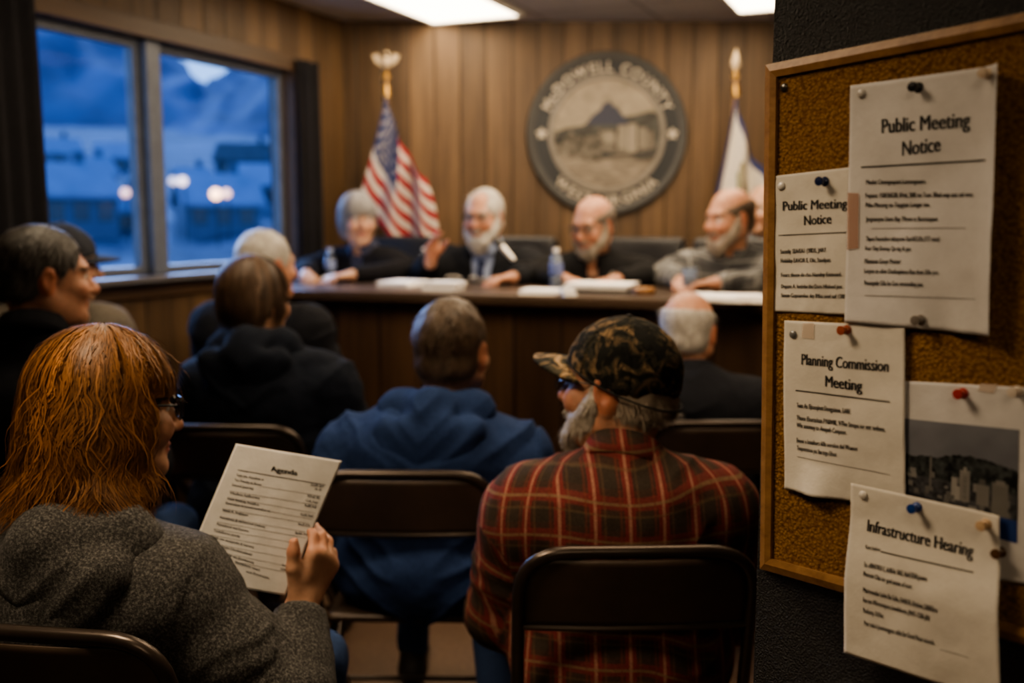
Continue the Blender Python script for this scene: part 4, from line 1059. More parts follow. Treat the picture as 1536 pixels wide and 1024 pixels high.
# printed picture sheet
def curl_c(amp, s):
    def f(u, v):
        p = np.stack([u * 3 + s, v * 4, 0 * u], 1); return .0012 * fbm(p, 3, 5) + amp * (np.clip(u - .72, 0, 1) / .28) ** 2 * .006 + .002 * np.sin(v * PI) * np.sin(u * PI)
    return f
PH = Sheet('picture_sheet', 'pinned sheet with a dark photo of a valley town, right of the commission notice', 'photo', pl, [(1340, 570), (1562, 582), (1560, 880), (1335, 840)], pap, .0012, gP, curl_c(0, 2))
def picture():
    nu, nv = 150, 130; Qp = [pl.hit(*p) for p in ((1350, 626), (1531, 644), (1527, 814), (1346, 762))]
    U, Vv = np.meshgrid(np.linspace(0, 1, nu), np.linspace(0, 1, nv)); u, v = U.ravel(), Vv.ravel(); ab = np.stack([lerpq(Qp, a, b) for a, b in zip(u, v)])
    nz = lambda sx, sy, s: fbm(np.stack([u * sx, v * sy, 0 * u + s], 1), 4, int(s))
    c = np.array([.155, .16, .18])[None] * (1 - .25 * v[:, None]) * (1 + .08 * nz(4, 4, 1)[:, None])
    ridge = .30 + .07 * np.abs(np.sin(u * 4.2 + .9)) + .02 * nz(14, 1, 3) - .04 * (u > .5) * np.sin((u - .5) * PI * 2)
    c = np.where((v > ridge)[:, None], np.array([.030, .034, .034]) * (1 + .9 * nz(30, 22, 5)[:, None]), c)
    rng = np.random.default_rng(5)
    town = (v > .58)
    c = np.where(town[:, None], np.array([.045, .046, .05]) * (1 + .6 * nz(26, 26, 8)[:, None]), c)
    for _ in range(46):
        x, y = rng.uniform(.1, .98), rng.uniform(.52, .80); w, hh_ = rng.uniform(.012, .035), rng.uniform(.012, .04); b = rng.uniform(.07, .20)
        c[(np.abs(u - x) < w) & (np.abs(v - y) < hh_)] = np.array([b, b * .96, b * .9])
    for x0, x1, y0, y1, b in ((.48, .53, .52, .70, .27), (.55, .63, .44, .74, .20), (.575, .60, .41, .46, .24), (.68, .78, .55, .74, .17), (.80, .93, .50, .80, .15), (.295, .315, .36, .66, .13), (.83, .90, .48, .52, .19), (.51, .55, .60, .74, .30)):
        c[(u > x0) & (u < x1) & (v > y0) & (v < y1)] = np.array([b, b * .95, b * .87])
    c[(u > .575) & (u < .605) & (v > .5) & (v < .72) & ((v * 40) % 1 < .3)] *= .5
    road = v > .80 + .1 * (u - .4) ; c[road] = np.array([.018, .02, .025]); c[(u > .84) & (v > .80)] = np.array([.02, .045, .16])
    c[v < .0] = .4
    faces = np.array([(j * nu + i, (j + 1) * nu + i, (j + 1) * nu + i + 1, j * nu + i + 1) for j in range(nv - 1) for i in range(nu - 1)])
    obj('printed_picture', PH.world(ab, .0005) - PH.c, faces, vcol('print_ink', .5, .35), PH.o, True, np.clip(c, 0.004, 1))
picture()
SMALL = Sheet('notice_sheet', 'small public meeting notice tucked behind the big notice', 'notice', pl, [(1162, 264), (1291, 249), (1289, 473), (1160, 467)], pap2, .0014, gP, curl_c(.0, 1))
SMALL.text(cr(1150, 250, 4.45, [('Public Meeting', 118, 293, 548, 275, 14.6), ('Notice', 263, 390, 446, 378, 15)]), 'heading', ink, HEAD); SMALL.text(small_b, 'body_text', ink, BODY); SMALL.rules(crr(1150, 250, 4.45, [(87, 455, 600, 432, 1.3)]))
PLAN = Sheet('notice_sheet', 'planning commission meeting notice with a creased lower edge', 'notice', pl, [(1178, 480), (1361, 489), (1362, 768), (1179, 732)], pap2, .003, gP, lambda u, v: curl_c(.5, 3)(u, v) + .010 * np.clip(v - .82, 0, 1) / .18 * np.exp(-((u - .28) / .14) ** 2))
PLAN.text(cr(1170, 470, 3.657, [('Planning Commission', 130, 278, 607, 318, 17), ('Meeting', 262, 398, 465, 424, 17.5)]), 'heading', ink, HEAD); PLAN.text(plan_b, 'body_text', ink, BODY); PLAN.rules(crr(1170, 470, 3.657, [(98, 416, 618, 478, 1.8)])); PLAN.rules(crr(1170, 470, 3.657, [(105, 780, 615, 880, .7)]), mat=ink_grey)
BIG = Sheet('notice_sheet', 'largest public meeting notice, pinned with a black pin at its top', 'notice', pl, [(1280, 129), (1511, 97), (1496, 503), (1271, 483)], pap, .0052, gP, lambda u, v: curl_c(1.0, 7)(u, v) + .010 * np.clip((u - .86) / .14, 0, 1) ** 2 + .0028 * np.clip((v - .8) / .2, 0, 1) * np.sin(u * 17) * np.clip((u - .5) / .3, 0, 1))
BIG.text(cr(1270, 90, 4.876, [('Public Meeting', 283, 538, 925, 492, 22.5), ('Notice', 435, 703, 712, 668, 23)]), 'heading', ink, HEAD); BIG.text(big_b, 'body_text', ink, BODY)
BIG.rules(crr(1270, 90, 4.876, [(127, 780, 1050, 728, 2.4)])); BIG.rules(crr(1270, 250, 3.94, [(165, 363, 720, 360, .8), (125, 757, 785, 778, .8)]), mat=ink_grey)
INF = Sheet('notice_sheet', 'infrastructure hearing notice hanging over the bottom rail of the board', 'notice', BP(.024), [(1270, 726), (1495, 775), (1507, 1057), (1267, 978)], pap2, -.009, gP, lambda u, v: curl_c(.7, 12)(u, v) + .012 * (lambda t: t * t * (3 - 2 * t))(np.clip((v - .15) / .42, 0, 1)))
INF.text(cr(1260, 720, 3.37, [('Infrastructure Hearing', 122, 262, 658, 395, 18)]), 'heading', ink, HEAD); INF.text(infra_b, 'body_text', ink, BODY)
INF.rules(crr(1260, 720, 3.37, [(202, 360, 668, 465, 1.7)])); INF.rules(crr(1260, 720, 3.37, [(515, 848, 660, 890, .7)]), mat=ink_grey)
# ---- tape scraps
tape = NT('clear_tape'); tape.set((.62, .50, .40), .22, 0, .7); tape.b.inputs['Alpha'].default_value = .55
def tape_scrap(q, label, sh, lift=.0012, mat=None):
    Q = [pl.hit(*p) for p in q]; c = pl.at(*Q[0]); ab = np.stack([lerpq(Q, i / 6, j / 6) for j in range(7) for i in range(7)]); v = sh.world(ab, lift) - c
    o = obj('tape_scrap', v, np.array([(j * 7 + i, (j + 1) * 7 + i, (j + 1) * 7 + i + 1, j * 7 + i + 1) for j in range(6) for i in range(6)]), mat or tape.m); o.location = Vector(c)
    return tag(o, label, 'tape', 'scraps of tape')
tape_scrap([(1206, 484), (1224, 484), (1224, 508), (1205, 506)], 'shiny tape scrap near the top of the planning commission notice', PLAN)
t2 = NT('brown_tape'); t2.set((.42, .25, .18), .5, 0, .4); t2.b.inputs['Alpha'].default_value = .7
tape_scrap([(1277, 289), (1294, 290), (1293, 372), (1276, 374)], 'brownish tape strip on the left edge of the largest notice', BIG, .0012, t2.m)
tape_scrap([(1472, 574), (1499, 576), (1492, 590), (1468, 586)], 'pale tape scrap at the top of the photo sheet', PH)
# ---- pins
def pin(px, py, sh, col, label, kind='push', rough=.3, metal=0, tilt=(0, 0)):
    ab = (sh.pl if sh else pl).hit(px, py); base = sh.world(np.array([ab]), 0)[0] if sh else pl.at(*ab, -.001)
    mt = simple('pin_' + kind + '_' + '_'.join(str(int(c * 100)) for c in col), col, rough, metal, .6)
    Z = nrm(NB + Plane(P0, NB).A * tilt[0] + V(0, 0, 1) * tilt[1]); X = nrm(np.cross(V(0, 0, 1), Z)); M = frameM((0, 0, 0), X, np.cross(Z, X), Z)
    t = thing('push_pin' if kind == 'push' else 'thumb_tack', label, 'pin', base, 0, 'pins on the notice board')
    m = MB()
    if kind == 'push': m.lathe([(.0001, .0), (.0052, .0), (.0058, .0012), (.0050, .0026), (.0032, .0040), (.0029, .0080), (.0034, .0100), (.0050, .0112), (.0056, .0128), (.0052, .0142), (.0001, .0150)], 20, M)
    else: m.lathe([(.0001, .0004), (.0040, .0004), (.0052, .0010), (.0050, .0018), (.0034, .0030), (.0001, .0036)], 20, M)
    m.build('head', mt, t)
    m = MB(); m.lathe([(.0006, -.009), (.0006, .0008)], 8, M); m.build('needle', simple('steel_needle', (.5, .5, .5), .3, 1), t)
    return t
pin(1176, 131, None, (.12, .115, .105), 'bare metal tack alone in the upper left corner of the cork', 'tack', .3, .8)
pin(1174, 279, SMALL, (.62, .60, .56), 'clear tack at the upper left corner of the small notice', 'tack', .15)
pin(1239, 272, SMALL, (.010, .018, .065), 'navy push pin at the top of the small public meeting notice')
pin(1297, 141, BIG, (.45, .43, .40), 'pale tack at the upper left corner of the largest notice', 'tack', .3)
pin(1382, 132, BIG, (.010, .010, .012), 'black push pin at the top of the largest notice')
pin(1490, 112, BIG, (.50, .40, .30), 'tan push pin at the upper right corner of the largest notice')
pin(1386, 479, BIG, (.16, .14, .12), 'dark grey push pin at the bottom of the largest notice')
pin(1192, 501, PLAN, (.22, .22, .22), 'grey tack at the upper left corner of the planning notice', 'tack', .35, .4)
pin(1273, 494, PLAN, (.30, .07, .03), 'rust red push pin at the top of the planning commission notice')
pin(1446, 589, PH, (.35, .035, .025), 'bright red push pin on the photo sheet')
pin(1528, 586, PH, (.55, .48, .40), 'cream push pin at the upper right corner of the photo sheet')
pin(1289, 744, INF, (.60, .57, .52), 'clear tack at the upper left corner of the infrastructure notice', 'tack', .15)
pin(1370, 762, INF, (.012, .045, .20), 'blue push pin at the top of the infrastructure hearing notice')
pin(1475, 787, INF, (.52, .36, .22), 'tan push pin at the upper right corner of the infrastructure notice')
pin(1504, 826, PH, (.09, .045, .02), 'brown push pin at the bottom of the photo sheet')
# ------------------------------------------------------------------ council bench and platform
PLAT = .30; TOPZ = 1.15
BU = V(.951, -.309, 0); BN = V(.309, .951, 0); BL0 = V(-.953, 4.30, 0); BANG = math.atan2(BU[1], BU[0])
def bp(t, n, z=0): return BL0 + BU * t + BN * n + V(0, 0, z)
a_, b_ = bp(-.28, .10), bp(2.86, .10)
m = MB(); m.prism([tuple(a_[:2]), tuple(b_[:2]), (2.7, 5.995), (CRN[0] + .01, 5.995)], 0, PLAT); struct(m.build('floor_platform', floor_mat(), None, False))
bench = thing('council_bench', 'long dark wooden council bench facing the audience', 'bench', BL0, BANG)
m = MB()
rail = rounded([(-.32, .74, 0), (-.32, -.04, 0), (2.9, -.04, 0), (2.9, .74, 0)], .07, 6)
m.prism([tuple(p[:2]) for p in rail], TOPZ - .045, TOPZ); m.build('bench_top', topwood, bench, False, bevel=.012, bseg=3)
m = MB(); m.box((-.26, .03, 0), (2.85, .07, TOPZ - .045)); m.build('front_panel', darkwood, bench, False)
m = MB(); m.box((-.26, .07, PLAT), (-.22, .68, TOPZ - .045)); m.build('side_panel', darkwood, bench, False)
m = MB(); m.box((2.81, .07, PLAT), (2.85, .68, TOPZ - .045)); m.build('side_panel', darkwood, bench, False)
m = MB(); m.box((-.26, .012, 0), (2.85, .03, .12)); m.build('kick_board', darkwood, bench, False)

# ---- things on the bench
def on_top(px, py, dz=0): p = PZ(px, py, TOPZ); return V(p[0], p[1], TOPZ + dz)
white = simple('bench_paper', (.92, .89, .84), .7, 0, .3, .04); blackcover = simple('black_binder_cover', (.012, .012, .014), .45)
def stack(px, py, w, d, hgt, rot, label, name='paper_stack', cat='papers', mat=None, n=4, under=None):
    t = thing(name, label, cat, on_top(px, py), BANG + rot, 'papers on the bench'); rg = random.Random(int(px)); z = 0
    if under is not None: m = MB(); m.box((-w / 2 - .012, -d / 2 - .015, 0), (w / 2 + .012, d / 2 + .015, .012)); m.build('folder', under, t, False, bevel=.003); z = .0125
    for i in range(n):
        m = MB(); M = frameM((rg.uniform(-.006, .006), rg.uniform(-.006, .006), 0), (math.cos(rg.uniform(-.05, .05)), 0, 0), (0, 1, 0), (0, 0, 1)); M[:3, :3] = rotM(rg.uniform(-.06, .06))
        m.box((-w / 2, -d / 2, z), (w / 2, d / 2, z + hgt / n * .94), M); m.build('sheets', mat or white, t, False); z += hgt / n
    return t
def stack_b(*a, **k): return stack(*a, **k)
stack(527, 421, .20, .26, .030, .1, 'thick pile of white papers before the grey haired woman')
stack(606, 428, .16, .20, .022, -.15, 'white papers between the woman and the speaker, left of two')
stack(667, 434, .15, .12, .035, .02, 'brightest white paper stack in front of the speaking man')
stack(812, 441, .15, .14, .020, .1, 'white papers in front of the water bottle with the blue label')
stack(903, 436, .27, .22, .022, .02, 'wide white paper stack lying on a black folder', under=blackcover)
stack(1078, 450, .24, .22, .020, -.05, 'white papers before the man in the plaid shirt, left of two')
stack(1120, 452, .11, .16, .024, .2, 'small white papers at the right end of the bench beside the black wall')
stack(852, 444, .05, .06, .028, .5, 'small crumpled white paper left of the black folder', n=2)
def open_book(px, py, label):
    t = thing('open_book', label, 'book', on_top(px, py), BANG)
    for s in (-1, 1):
        m = MB(); n = 10; vs = []; 
        for j in (0, 1):
            for i in range(n + 1): x = i / n; vs.append((s * x * .15, -.11 + .22 * j, .006 + .028 * math.sin(PI * min(1, x * .9 + .08)) * (1 - .4 * x)))
        m.add(vs, [((i, i + 1, n + 2 + i, n + 1 + i) if s > 0 else (i + 1, i, n + 1 + i, n + 2 + i)) for i in range(n)]); o = m.build('pages', white, t); sd = o.modifiers.new('thick', 'SOLIDIFY'); sd.thickness = .01
    m = MB(); m.box((-.158, -.117, 0), (.158, .117, .005)); m.build('cover', blackcover, t, False)
open_book(708, 420, 'open white book lying in front of the suited speaker')
t = thing('binder', 'black binder lying tilted open beside the open book', 'binder', on_top(762, 424), BANG - .1)
m = MB(); m.box((-.14, -.12, 0), (.14, .12, .006)); m.build('cover', blackcover, t, False, bevel=.002)
m = MB(); m.box((-.13, -.11, .006), (.13, .11, .022)); m.build('pages', simple('grey_pages', (.16, .15, .14), .8), t, False)
M = frameM((0, .12, .012), (1, 0, 0), (0, .80, .60), (0, -.60, .80)); m = MB(); m.box((-.14, 0, 0), (.14, .10, .006), M); m.build('raised_cover', simple('grey_cover', (.10, .095, .09), .6), t, False)
t = thing('wooden_block', 'small light brown wooden block right of the folder', 'block', on_top(966, 441), BANG)
m = MB(); m.lathe([(.0001, 0), (.040, 0), (.044, .006), (.044, .022), (.038, .028), (.0001, .029)], 24); m.build('block', simple('gavel_block_wood', (.26, .13, .045), .4), t)
m = MB(); m.lathe([(.046, .008), (.0475, .010), (.0475, .014), (.046, .016)], 24, cap=False); m.build('groove_ring', simple('gavel_ring', (.15, .07, .03), .4), t)
bot_mat = NT('clear_bottle_plastic'); bot_mat.set((.62, .72, .90), .08, 0, .6); bot_mat.b.inputs['Transmission Weight'].default_value = .75; bot_mat.b.inputs['IOR'].default_value = 1.25
def bottle(px, py, hgt, capc, lab, label):
    t = thing('water_bottle', label, 'bottle', on_top(px, py), 0, 'water bottles on the bench'); k = hgt / .20
    pr = [(.0001, 0), (.026, 0), (.030, .006), (.031, .03), (.029, .05), (.031, .07), (.031, .125), (.027, .148), (.016, .168), (.0125, .175), (.0125, .186), (.0001, .186)]
    m = MB(); m.lathe([(r * k ** .5, z * k) for r, z in pr], 24); m.build('bottle_body', bot_mat.m, t)
    m = MB(); m.lathe([(.0316 * k ** .5, .066 * k), (.0322 * k ** .5, .068 * k), (.0322 * k ** .5, .122 * k), (.0316 * k ** .5, .124 * k)], 24, cap=False); m.build('label_band', simple('bottle_label_%d' % int(px), lab, .5), t)
    m = MB(); m.lathe([(.0001, .180 * k), (.0155 * k ** .5, .180 * k), (.0155 * k ** .5, .198 * k), (.014 * k ** .5, .201 * k), (.0001, .201 * k)], 20); m.build('bottle_cap', simple('bottle_cap_%d' % int(px), capc, .5), t)
bottle(496, 418, .155, (.45, .5, .62), (.30, .36, .55), 'pale blue water bottle in front of the grey haired woman')
bottle(637, 416, .155, (.55, .55, .6), (.30, .38, .62), 'blue lit water bottle beside the speaking man\'s raised hand')
bottle(834, 432, .175, (.62, .58, .52), (.13, .17, .36), 'water bottle with white cap and blue label near the man in the black polo')
t = thing('drinking_glass', 'clear drinking glass standing before the plaid shirted man', 'glass', on_top(1034, 438), 0)
m = MB(); m.lathe([(.0001, 0), (.027, 0), (.033, .10), (.0315, .10), (.026, .006), (.0001, .006)], 24, cap=False); m.build('tumbler', bot_mat.m, t)
m = MB(); m.lathe([(.0001, .007), (.026, .007), (.0295, .06), (.0001, .06)], 24); m.build('water', simple('glass_water', (.30, .33, .40), .1), t)
# microphone
t = thing('microphone', 'silver microphone on a bent gooseneck aimed at the speaking man', 'microphone', on_top(802, 425), 0); O = on_top(802, 425)
A0, A1 = PY(770, 389, 4.62) - O, PY(741, 357, 4.66) - O; dm = nrm(A1 - A0)
m = MB(); m.lathe([(.0001, 0), (.052, 0), (.055, .006), (.050, .018), (.018, .026), (.0001, .026)], 24); m.build('base', blackcover, t)
m = MB(); m.tube(smoothline([(0, 0, .024), (.0, .01, .06), A0 * .55 + V(.03, 0, .035), A0 - dm * .02, A0], 6), .005, 8); m.build('gooseneck', blackcover, t)
zz = dm; xx = nrm(np.cross(zz, (0, 0, 1))); Mm = frameM(A0, xx, np.cross(zz, xx), zz); Lm = np.linalg.norm(A1 - A0)
m = MB(); m.lathe([(.0001, -.005), (.009, -.004), (.011, .01), (.014, Lm * .55), (.0145, Lm * .62)], 16, Mm); m.build('handle', simple('silver_mic', (.72, .70, .66), .3, .7), t)
m = MB(); m.lathe([(.0150, Lm * .60), (.019, Lm * .70), (.0195, Lm * .86), (.013, Lm * .98), (.0001, Lm)], 16, Mm); m.build('grille', simple('dark_grille', (.05, .05, .05), .5, .5), t)

# ------------------------------------------------------------------ county seal
SC_ = PY(910, 201, 5.985); SR = .475
seal = thing('county_seal', 'large round county seal with mountain scene on the panelled wall', 'seal', SC_)
M0 = frameM((0, 0, 0), (1, 0, 0), (0, 0, 1), (0, -1, 0))
sdark = simple('seal_band', (.012, .015, .019), .6); srim = simple('seal_rim', (.036, .036, .036), .5, .3); slet = simple('seal_lettering', (.38, .33, .26), .5)
m = MB(); m.lathe([(.0001, -.004), (SR, -.004), (SR, .018), (SR * .985, .026), (SR * .93, .028), (SR * .90, .020), (.0001, .020)], 72, M0); m.build('rim', srim, seal)
m = MB(); m.lathe([(SR * .70, .0215), (SR * .895, .0215)], 72, M0, cap=False); m.build('dark_band', sdark, seal)
m = MB(); m.lathe([(SR * .665, .0205), (SR * .675, .027), (SR * .72, .027), (SR * .735, .0205)], 72, M0, cap=False); m.build('inner_ring', simple('seal_inner_ring', (.17, .15, .125), .5), seal)
def disc_clip(pts, r): return [(x * min(1, r / max(1e-6, math.hypot(x, y))), y * min(1, r / max(1e-6, math.hypot(x, y)))) for x, y in pts]
def relief():
    n = 150; u = np.linspace(-1, 1, n); X, Y = np.meshgrid(u, u); x, y = X.ravel(), Y.ravel(); r = np.hypot(x, y)
    q = np.stack([x * 3, y * 3, 0 * x], 1); nzz = fbm(q * 2, 4, 3)
    c = np.array([.24, .205, .155]) * (1 + .22 * nzz[:, None])
    hillz = np.interp(x, [-1, -.75, -.45, -.2, .1, .4, .8, 1], [.02, .10, .15, .28, .30, .32, .40, .36])
    c = np.where((y < hillz)[:, None], np.array([.046, .046, .042]) * (1 + .5 * nzz[:, None]), c)
    mt = .58 - 1.25 * np.abs(x - .02) ** 1.25 - .1 * nzz * .4
    c = np.where(((y < mt) & (y > .16))[:, None], np.array([.028, .033, .058]), c)
    c = np.where((y < -.02 + .16 * nzz)[:, None] & (x < .9)[:, None], np.array([.085, .075, .06]) * (1 + .7 * fbm(q * 4, 3, 9)[:, None]), c)
    for x0, x1, y0, y1, b in ((.20, .36, -.28, .16, .20), (.38, .55, -.34, .19, .23), (.58, .74, -.25, .12, .17), (-.06, .13, -.16, .06, .21), (.13, .20, -.2, .0, .10), (-.42, -.25, -.2, -.04, .10), (.74, .86, -.2, .06, .12), (-.68, -.5, -.16, -.03, .07)):
        c[(x > x0) & (x < x1) & (y > y0) & (y < y1)] = np.array([b, b * .87, b * .69])
    dk = (np.abs(y + .40 + .06 * np.sin(x * 5)) < .07) & (x > -.1); c[dk] = (.04, .038, .035)
    low = y < -.45 + .05 * np.sin(x * 6); c[low] = np.array([.165, .14, .11]) * (1 + .35 * fbm(q[low] * V(2, 6, 1), 3, 2)[:, None])
    idx = (r.reshape(n, n) < 1.0); f = [(j * n + i, j * n + i + 1, (j + 1) * n + i + 1, (j + 1) * n + i) for j in range(n - 1) for i in range(n - 1) if idx[j, i] and idx[j + 1, i + 1] and idx[j, i + 1] and idx[j + 1, i]]
    hgt = .0215 + .004 * (c[:, 0] < .06)
    obj('mountain_relief', np.stack([x * SR * .668, -hgt, y * SR * .668], 1), f, vcol('seal_relief', .55, .35), seal, False, np.clip(c, .005, 1))
relief()
def arc_text(txt, a0, a1, rad, size, top=True):
    adv = []
    for ch in txt: adv.append(.42 if ch == ' ' else (TXT[(ch, .03)][0][:, 0].max() + .12))
    tot = sum(adv); x = 0
    for ch, ad in zip(txt, adv):
        mid = (x + ad * .5) / tot; x += ad
        if ch == ' ': continue
        tv, tf = TXT[(ch, .03)]; a = R(a0 + (a1 - a0) * mid); v = tv.copy(); v[:, 0] -= tv[:, 0].max() / 2
        if ch == 'c': pass
        v = v * size; 
        if top: px_ = (rad + v[:, 1]) ; er = np.array([math.cos(a), math.sin(a)]); et = np.array([math.sin(a), -math.cos(a)])
        else: px_ = (rad - v[:, 1] + .729 * size); er = np.array([math.cos(a), math.sin(a)]); et = np.array([-math.sin(a), math.cos(a)])
        p = px_[:, None] * er + v[:, :1] * et
        m = MB(); m.add(np.stack([p[:, 0], np.full(len(p), -.0235), p[:, 1]], 1), tf); m.build('letter', slet, seal, False)
arc_text('McDOWELL COUNTY', 160, 20, SR * .755, .080)
arc_text('WEST VIRGINIA', 222, 318, SR * .755, .080, False)
for s in (-1, 1):
    m = MB(); m.prism([(s * SR * .81 + math.cos(R(90 + 36 * k)) * (.036 if k % 2 == 0 else .022), math.sin(R(90 + 36 * k)) * (.036 if k % 2 == 0 else .022) + .0) for k in range(10)], .0215, .026, M0); m.build('star', slet, seal, False)

# ------------------------------------------------------------------ flags
gold = simple('gold_brass', (.55, .33, .10), .3, .9)
def flag(name, label, pxp, pytop, Y, colorf, matname, Hh, droop, fly, folds, seedp, finial, zside=1, lean=0):
    top = PY(pxp, pytop, Y); t = thing(name, label, 'flag', (top[0], top[1], PLAT)); zt = top[2] - PLAT
    m = MB(); m.lathe([(.0001, 0), (.14, 0), (.145, .02), (.12, .05), (.04, .075), (.022, .12), (.0001, .12)], 28); m.build('stand', gold, t)
    m = MB(); m.tube([(0, 0, .1), (0, 0, zt)], .0135, 12); m.build('pole', simple('flag_pole_wood', (.22, .12, .05), .35), t)
    finial(t, zt)
    nu, nv = 150, 90; U, Vv = np.meshgrid(np.linspace(0, 1, nu), np.linspace(0, 1, nv)); u, v = U.ravel(), Vv.ravel()
    spread = np.minimum(1, .25 + .85 * (v * .62 + u * .55)); amp = .020 + .03 * u
    x = .004 + u * fly * spread + .012 * np.sin(v * 7 + seedp) * u - .05 * v * (1 - u) * 1.0 * zside * 0
    x = zside * x - .10 * v ** 1.2 * (1 - u) * lean
    y = -.016 - amp * (1 + np.sin(u * folds * 2 * PI + v * 1.4 + seedp)) * (.35 + .65 * np.minimum(1, v + u))
    z = zt - .06 - v * Hh - droop * u ** .85 - .012 * np.sin(u * folds * 2 * PI)
    f = np.array([(j * nu + i, (j + 1) * nu + i, (j + 1) * nu + i + 1, j * nu + i + 1) for j in range(nv - 1) for i in range(nu - 1)])
    o = obj('flag_cloth', np.stack([x, y, z], 1), f, vcol(matname, .8, .2), t, True, colorf(u, v)); sd = o.modifiers.new('cloth', 'SOLIDIFY'); sd.thickness = .003
    m = MB(); m.tube([(0, -.012, zt - .04), (0.004, -.014, zt - .10)], .02, 10); m.build('sleeve_tie', gold, t)
    return t
def us_col(u, v):
    red, wh, bl = np.array([.28, .022, .030]), np.array([.50, .45, .40]), np.array([.022, .034, .105])
    c = np.where((np.floor(v * 13) % 2 == 0)[:, None], red, wh); can = (u < .44) & (v < 7 / 13); c[can] = bl
    for r_ in range(9):
        for k in range(6 if r_ % 2 == 0 else 5):
            cx = (.036 + .072 * k + (.036 if r_ % 2 else 0)); cy = (r_ + .8) / 10 * 7 / 13
            dx, dy = (u - cx) * 1.25, (v - cy) * .8; rr = np.hypot(dx, dy); an = np.arctan2(dx, -dy)
            lim = .021 * (.62 + .38 * np.cos(5 * an)); c[can & (rr < np.maximum(lim, .010))] = wh
    return c
def wv_col(u, v):
    wh, bl = np.array([.50, .46, .40]), np.array([.022, .036, .12]); c = np.tile(wh, (len(u), 1))
    c[(u < .05) | (u > .95) | (v < .07) | (v > .92)] = bl
    e = np.hypot((u - .5) / .17, (v - .5) / .24); c[(e < 1) & (e > .86)] = (.14, .12, .03); c[(e < .86)] = (.30, .27, .20); c[e < .45] = (.16, .13, .12)
    rb_ = (np.abs(v - .80 + .10 * ((u - .5) / .2) ** 2) < .045) & (np.abs(u - .5) < .2); c[rb_] = (.30, .03, .03)
    wr = (e < 1.22) & (e > 1.02) & (v > .45); c[wr] = (.05, .10, .035); return c
def eagle(t, z):
    m = MB(); m.lathe([(.0001, 0), (.022, .002), (.024, .02), (.014, .03), (.017, .045), (.0001, .05)], 16, frameM((0, 0, z - .005), (1, 0, 0), (0, 1, 0), (0, 0, 1))); m.build('ferrule', gold, t)
    pale = simple('pale_brass', (.42, .33, .22), .4, .6); m = MB(); m.ball((0, 0, z + .085), (.022, .024, .042)); m.ball((.004, -.012, z + .132), (.015, .02, .015)); m.lathe([(.006, 0), (.0001, .02)], 8, frameM((.004, -.03, z + .132), (1, 0, 0), (0, 0, 1), (0, -1, -.3)))
    m.build('eagle', pale, t)
    for s in (-1, 1):
        m = MB(); m.prism([(s * .012, .11), (s * .045, .135), (s * .076, .128), (s * .070, .108), (s * .06, .09), (s * .045, .078), (s * .025, .065), (s * .012, .06)], -.006, .006, frameM((0, 0, z), (1, 0, 0), (0, 0, 1), (0, -1, 0))); o = m.build('wing', pale, t, False); bmx = bmesh.new(); bmx.from_mesh(o.data); bmesh.ops.recalc_face_normals(bmx, faces=bmx.faces); bmx.to_mesh(o.data); bmx.free()
def spear(t, z):
    m = MB(); m.lathe([(.0001, 0), (.020, .002), (.022, .02), (.012, .03), (.012, .05), (.0001, .05)], 16, frameM((0, 0, z - .005), (1, 0, 0), (0, 1, 0), (0, 0, 1))); m.build('ferrule', gold, t)
    m = MB(); m.lathe([(.006, .04), (.028, .075), (.020, .11), (.0001, .165)], 12, np.diag([1, .35, 1, 1]) @ frameM((0, 0, z), (1, 0, 0), (0, 1, 0), (0, 0, 1))); m.build('spear', simple('pale_brass', (.60, .48, .34), .35, .6), t)
flag('american_flag', 'American flag draped on a pole with gold eagle, behind the grey haired woman', 579, 118, 5.66, us_col, 'us_flag_cloth', .60, .50, .300, 2.6, .4, eagle, 1, 1.6)
flag('state_flag', 'white flag with blue edges on a pole right of the seal', 1103, 118, 5.66, wv_col, 'state_flag_cloth', .62, .48, .215, 1.9, 2.6, spear, 1, 1.1)

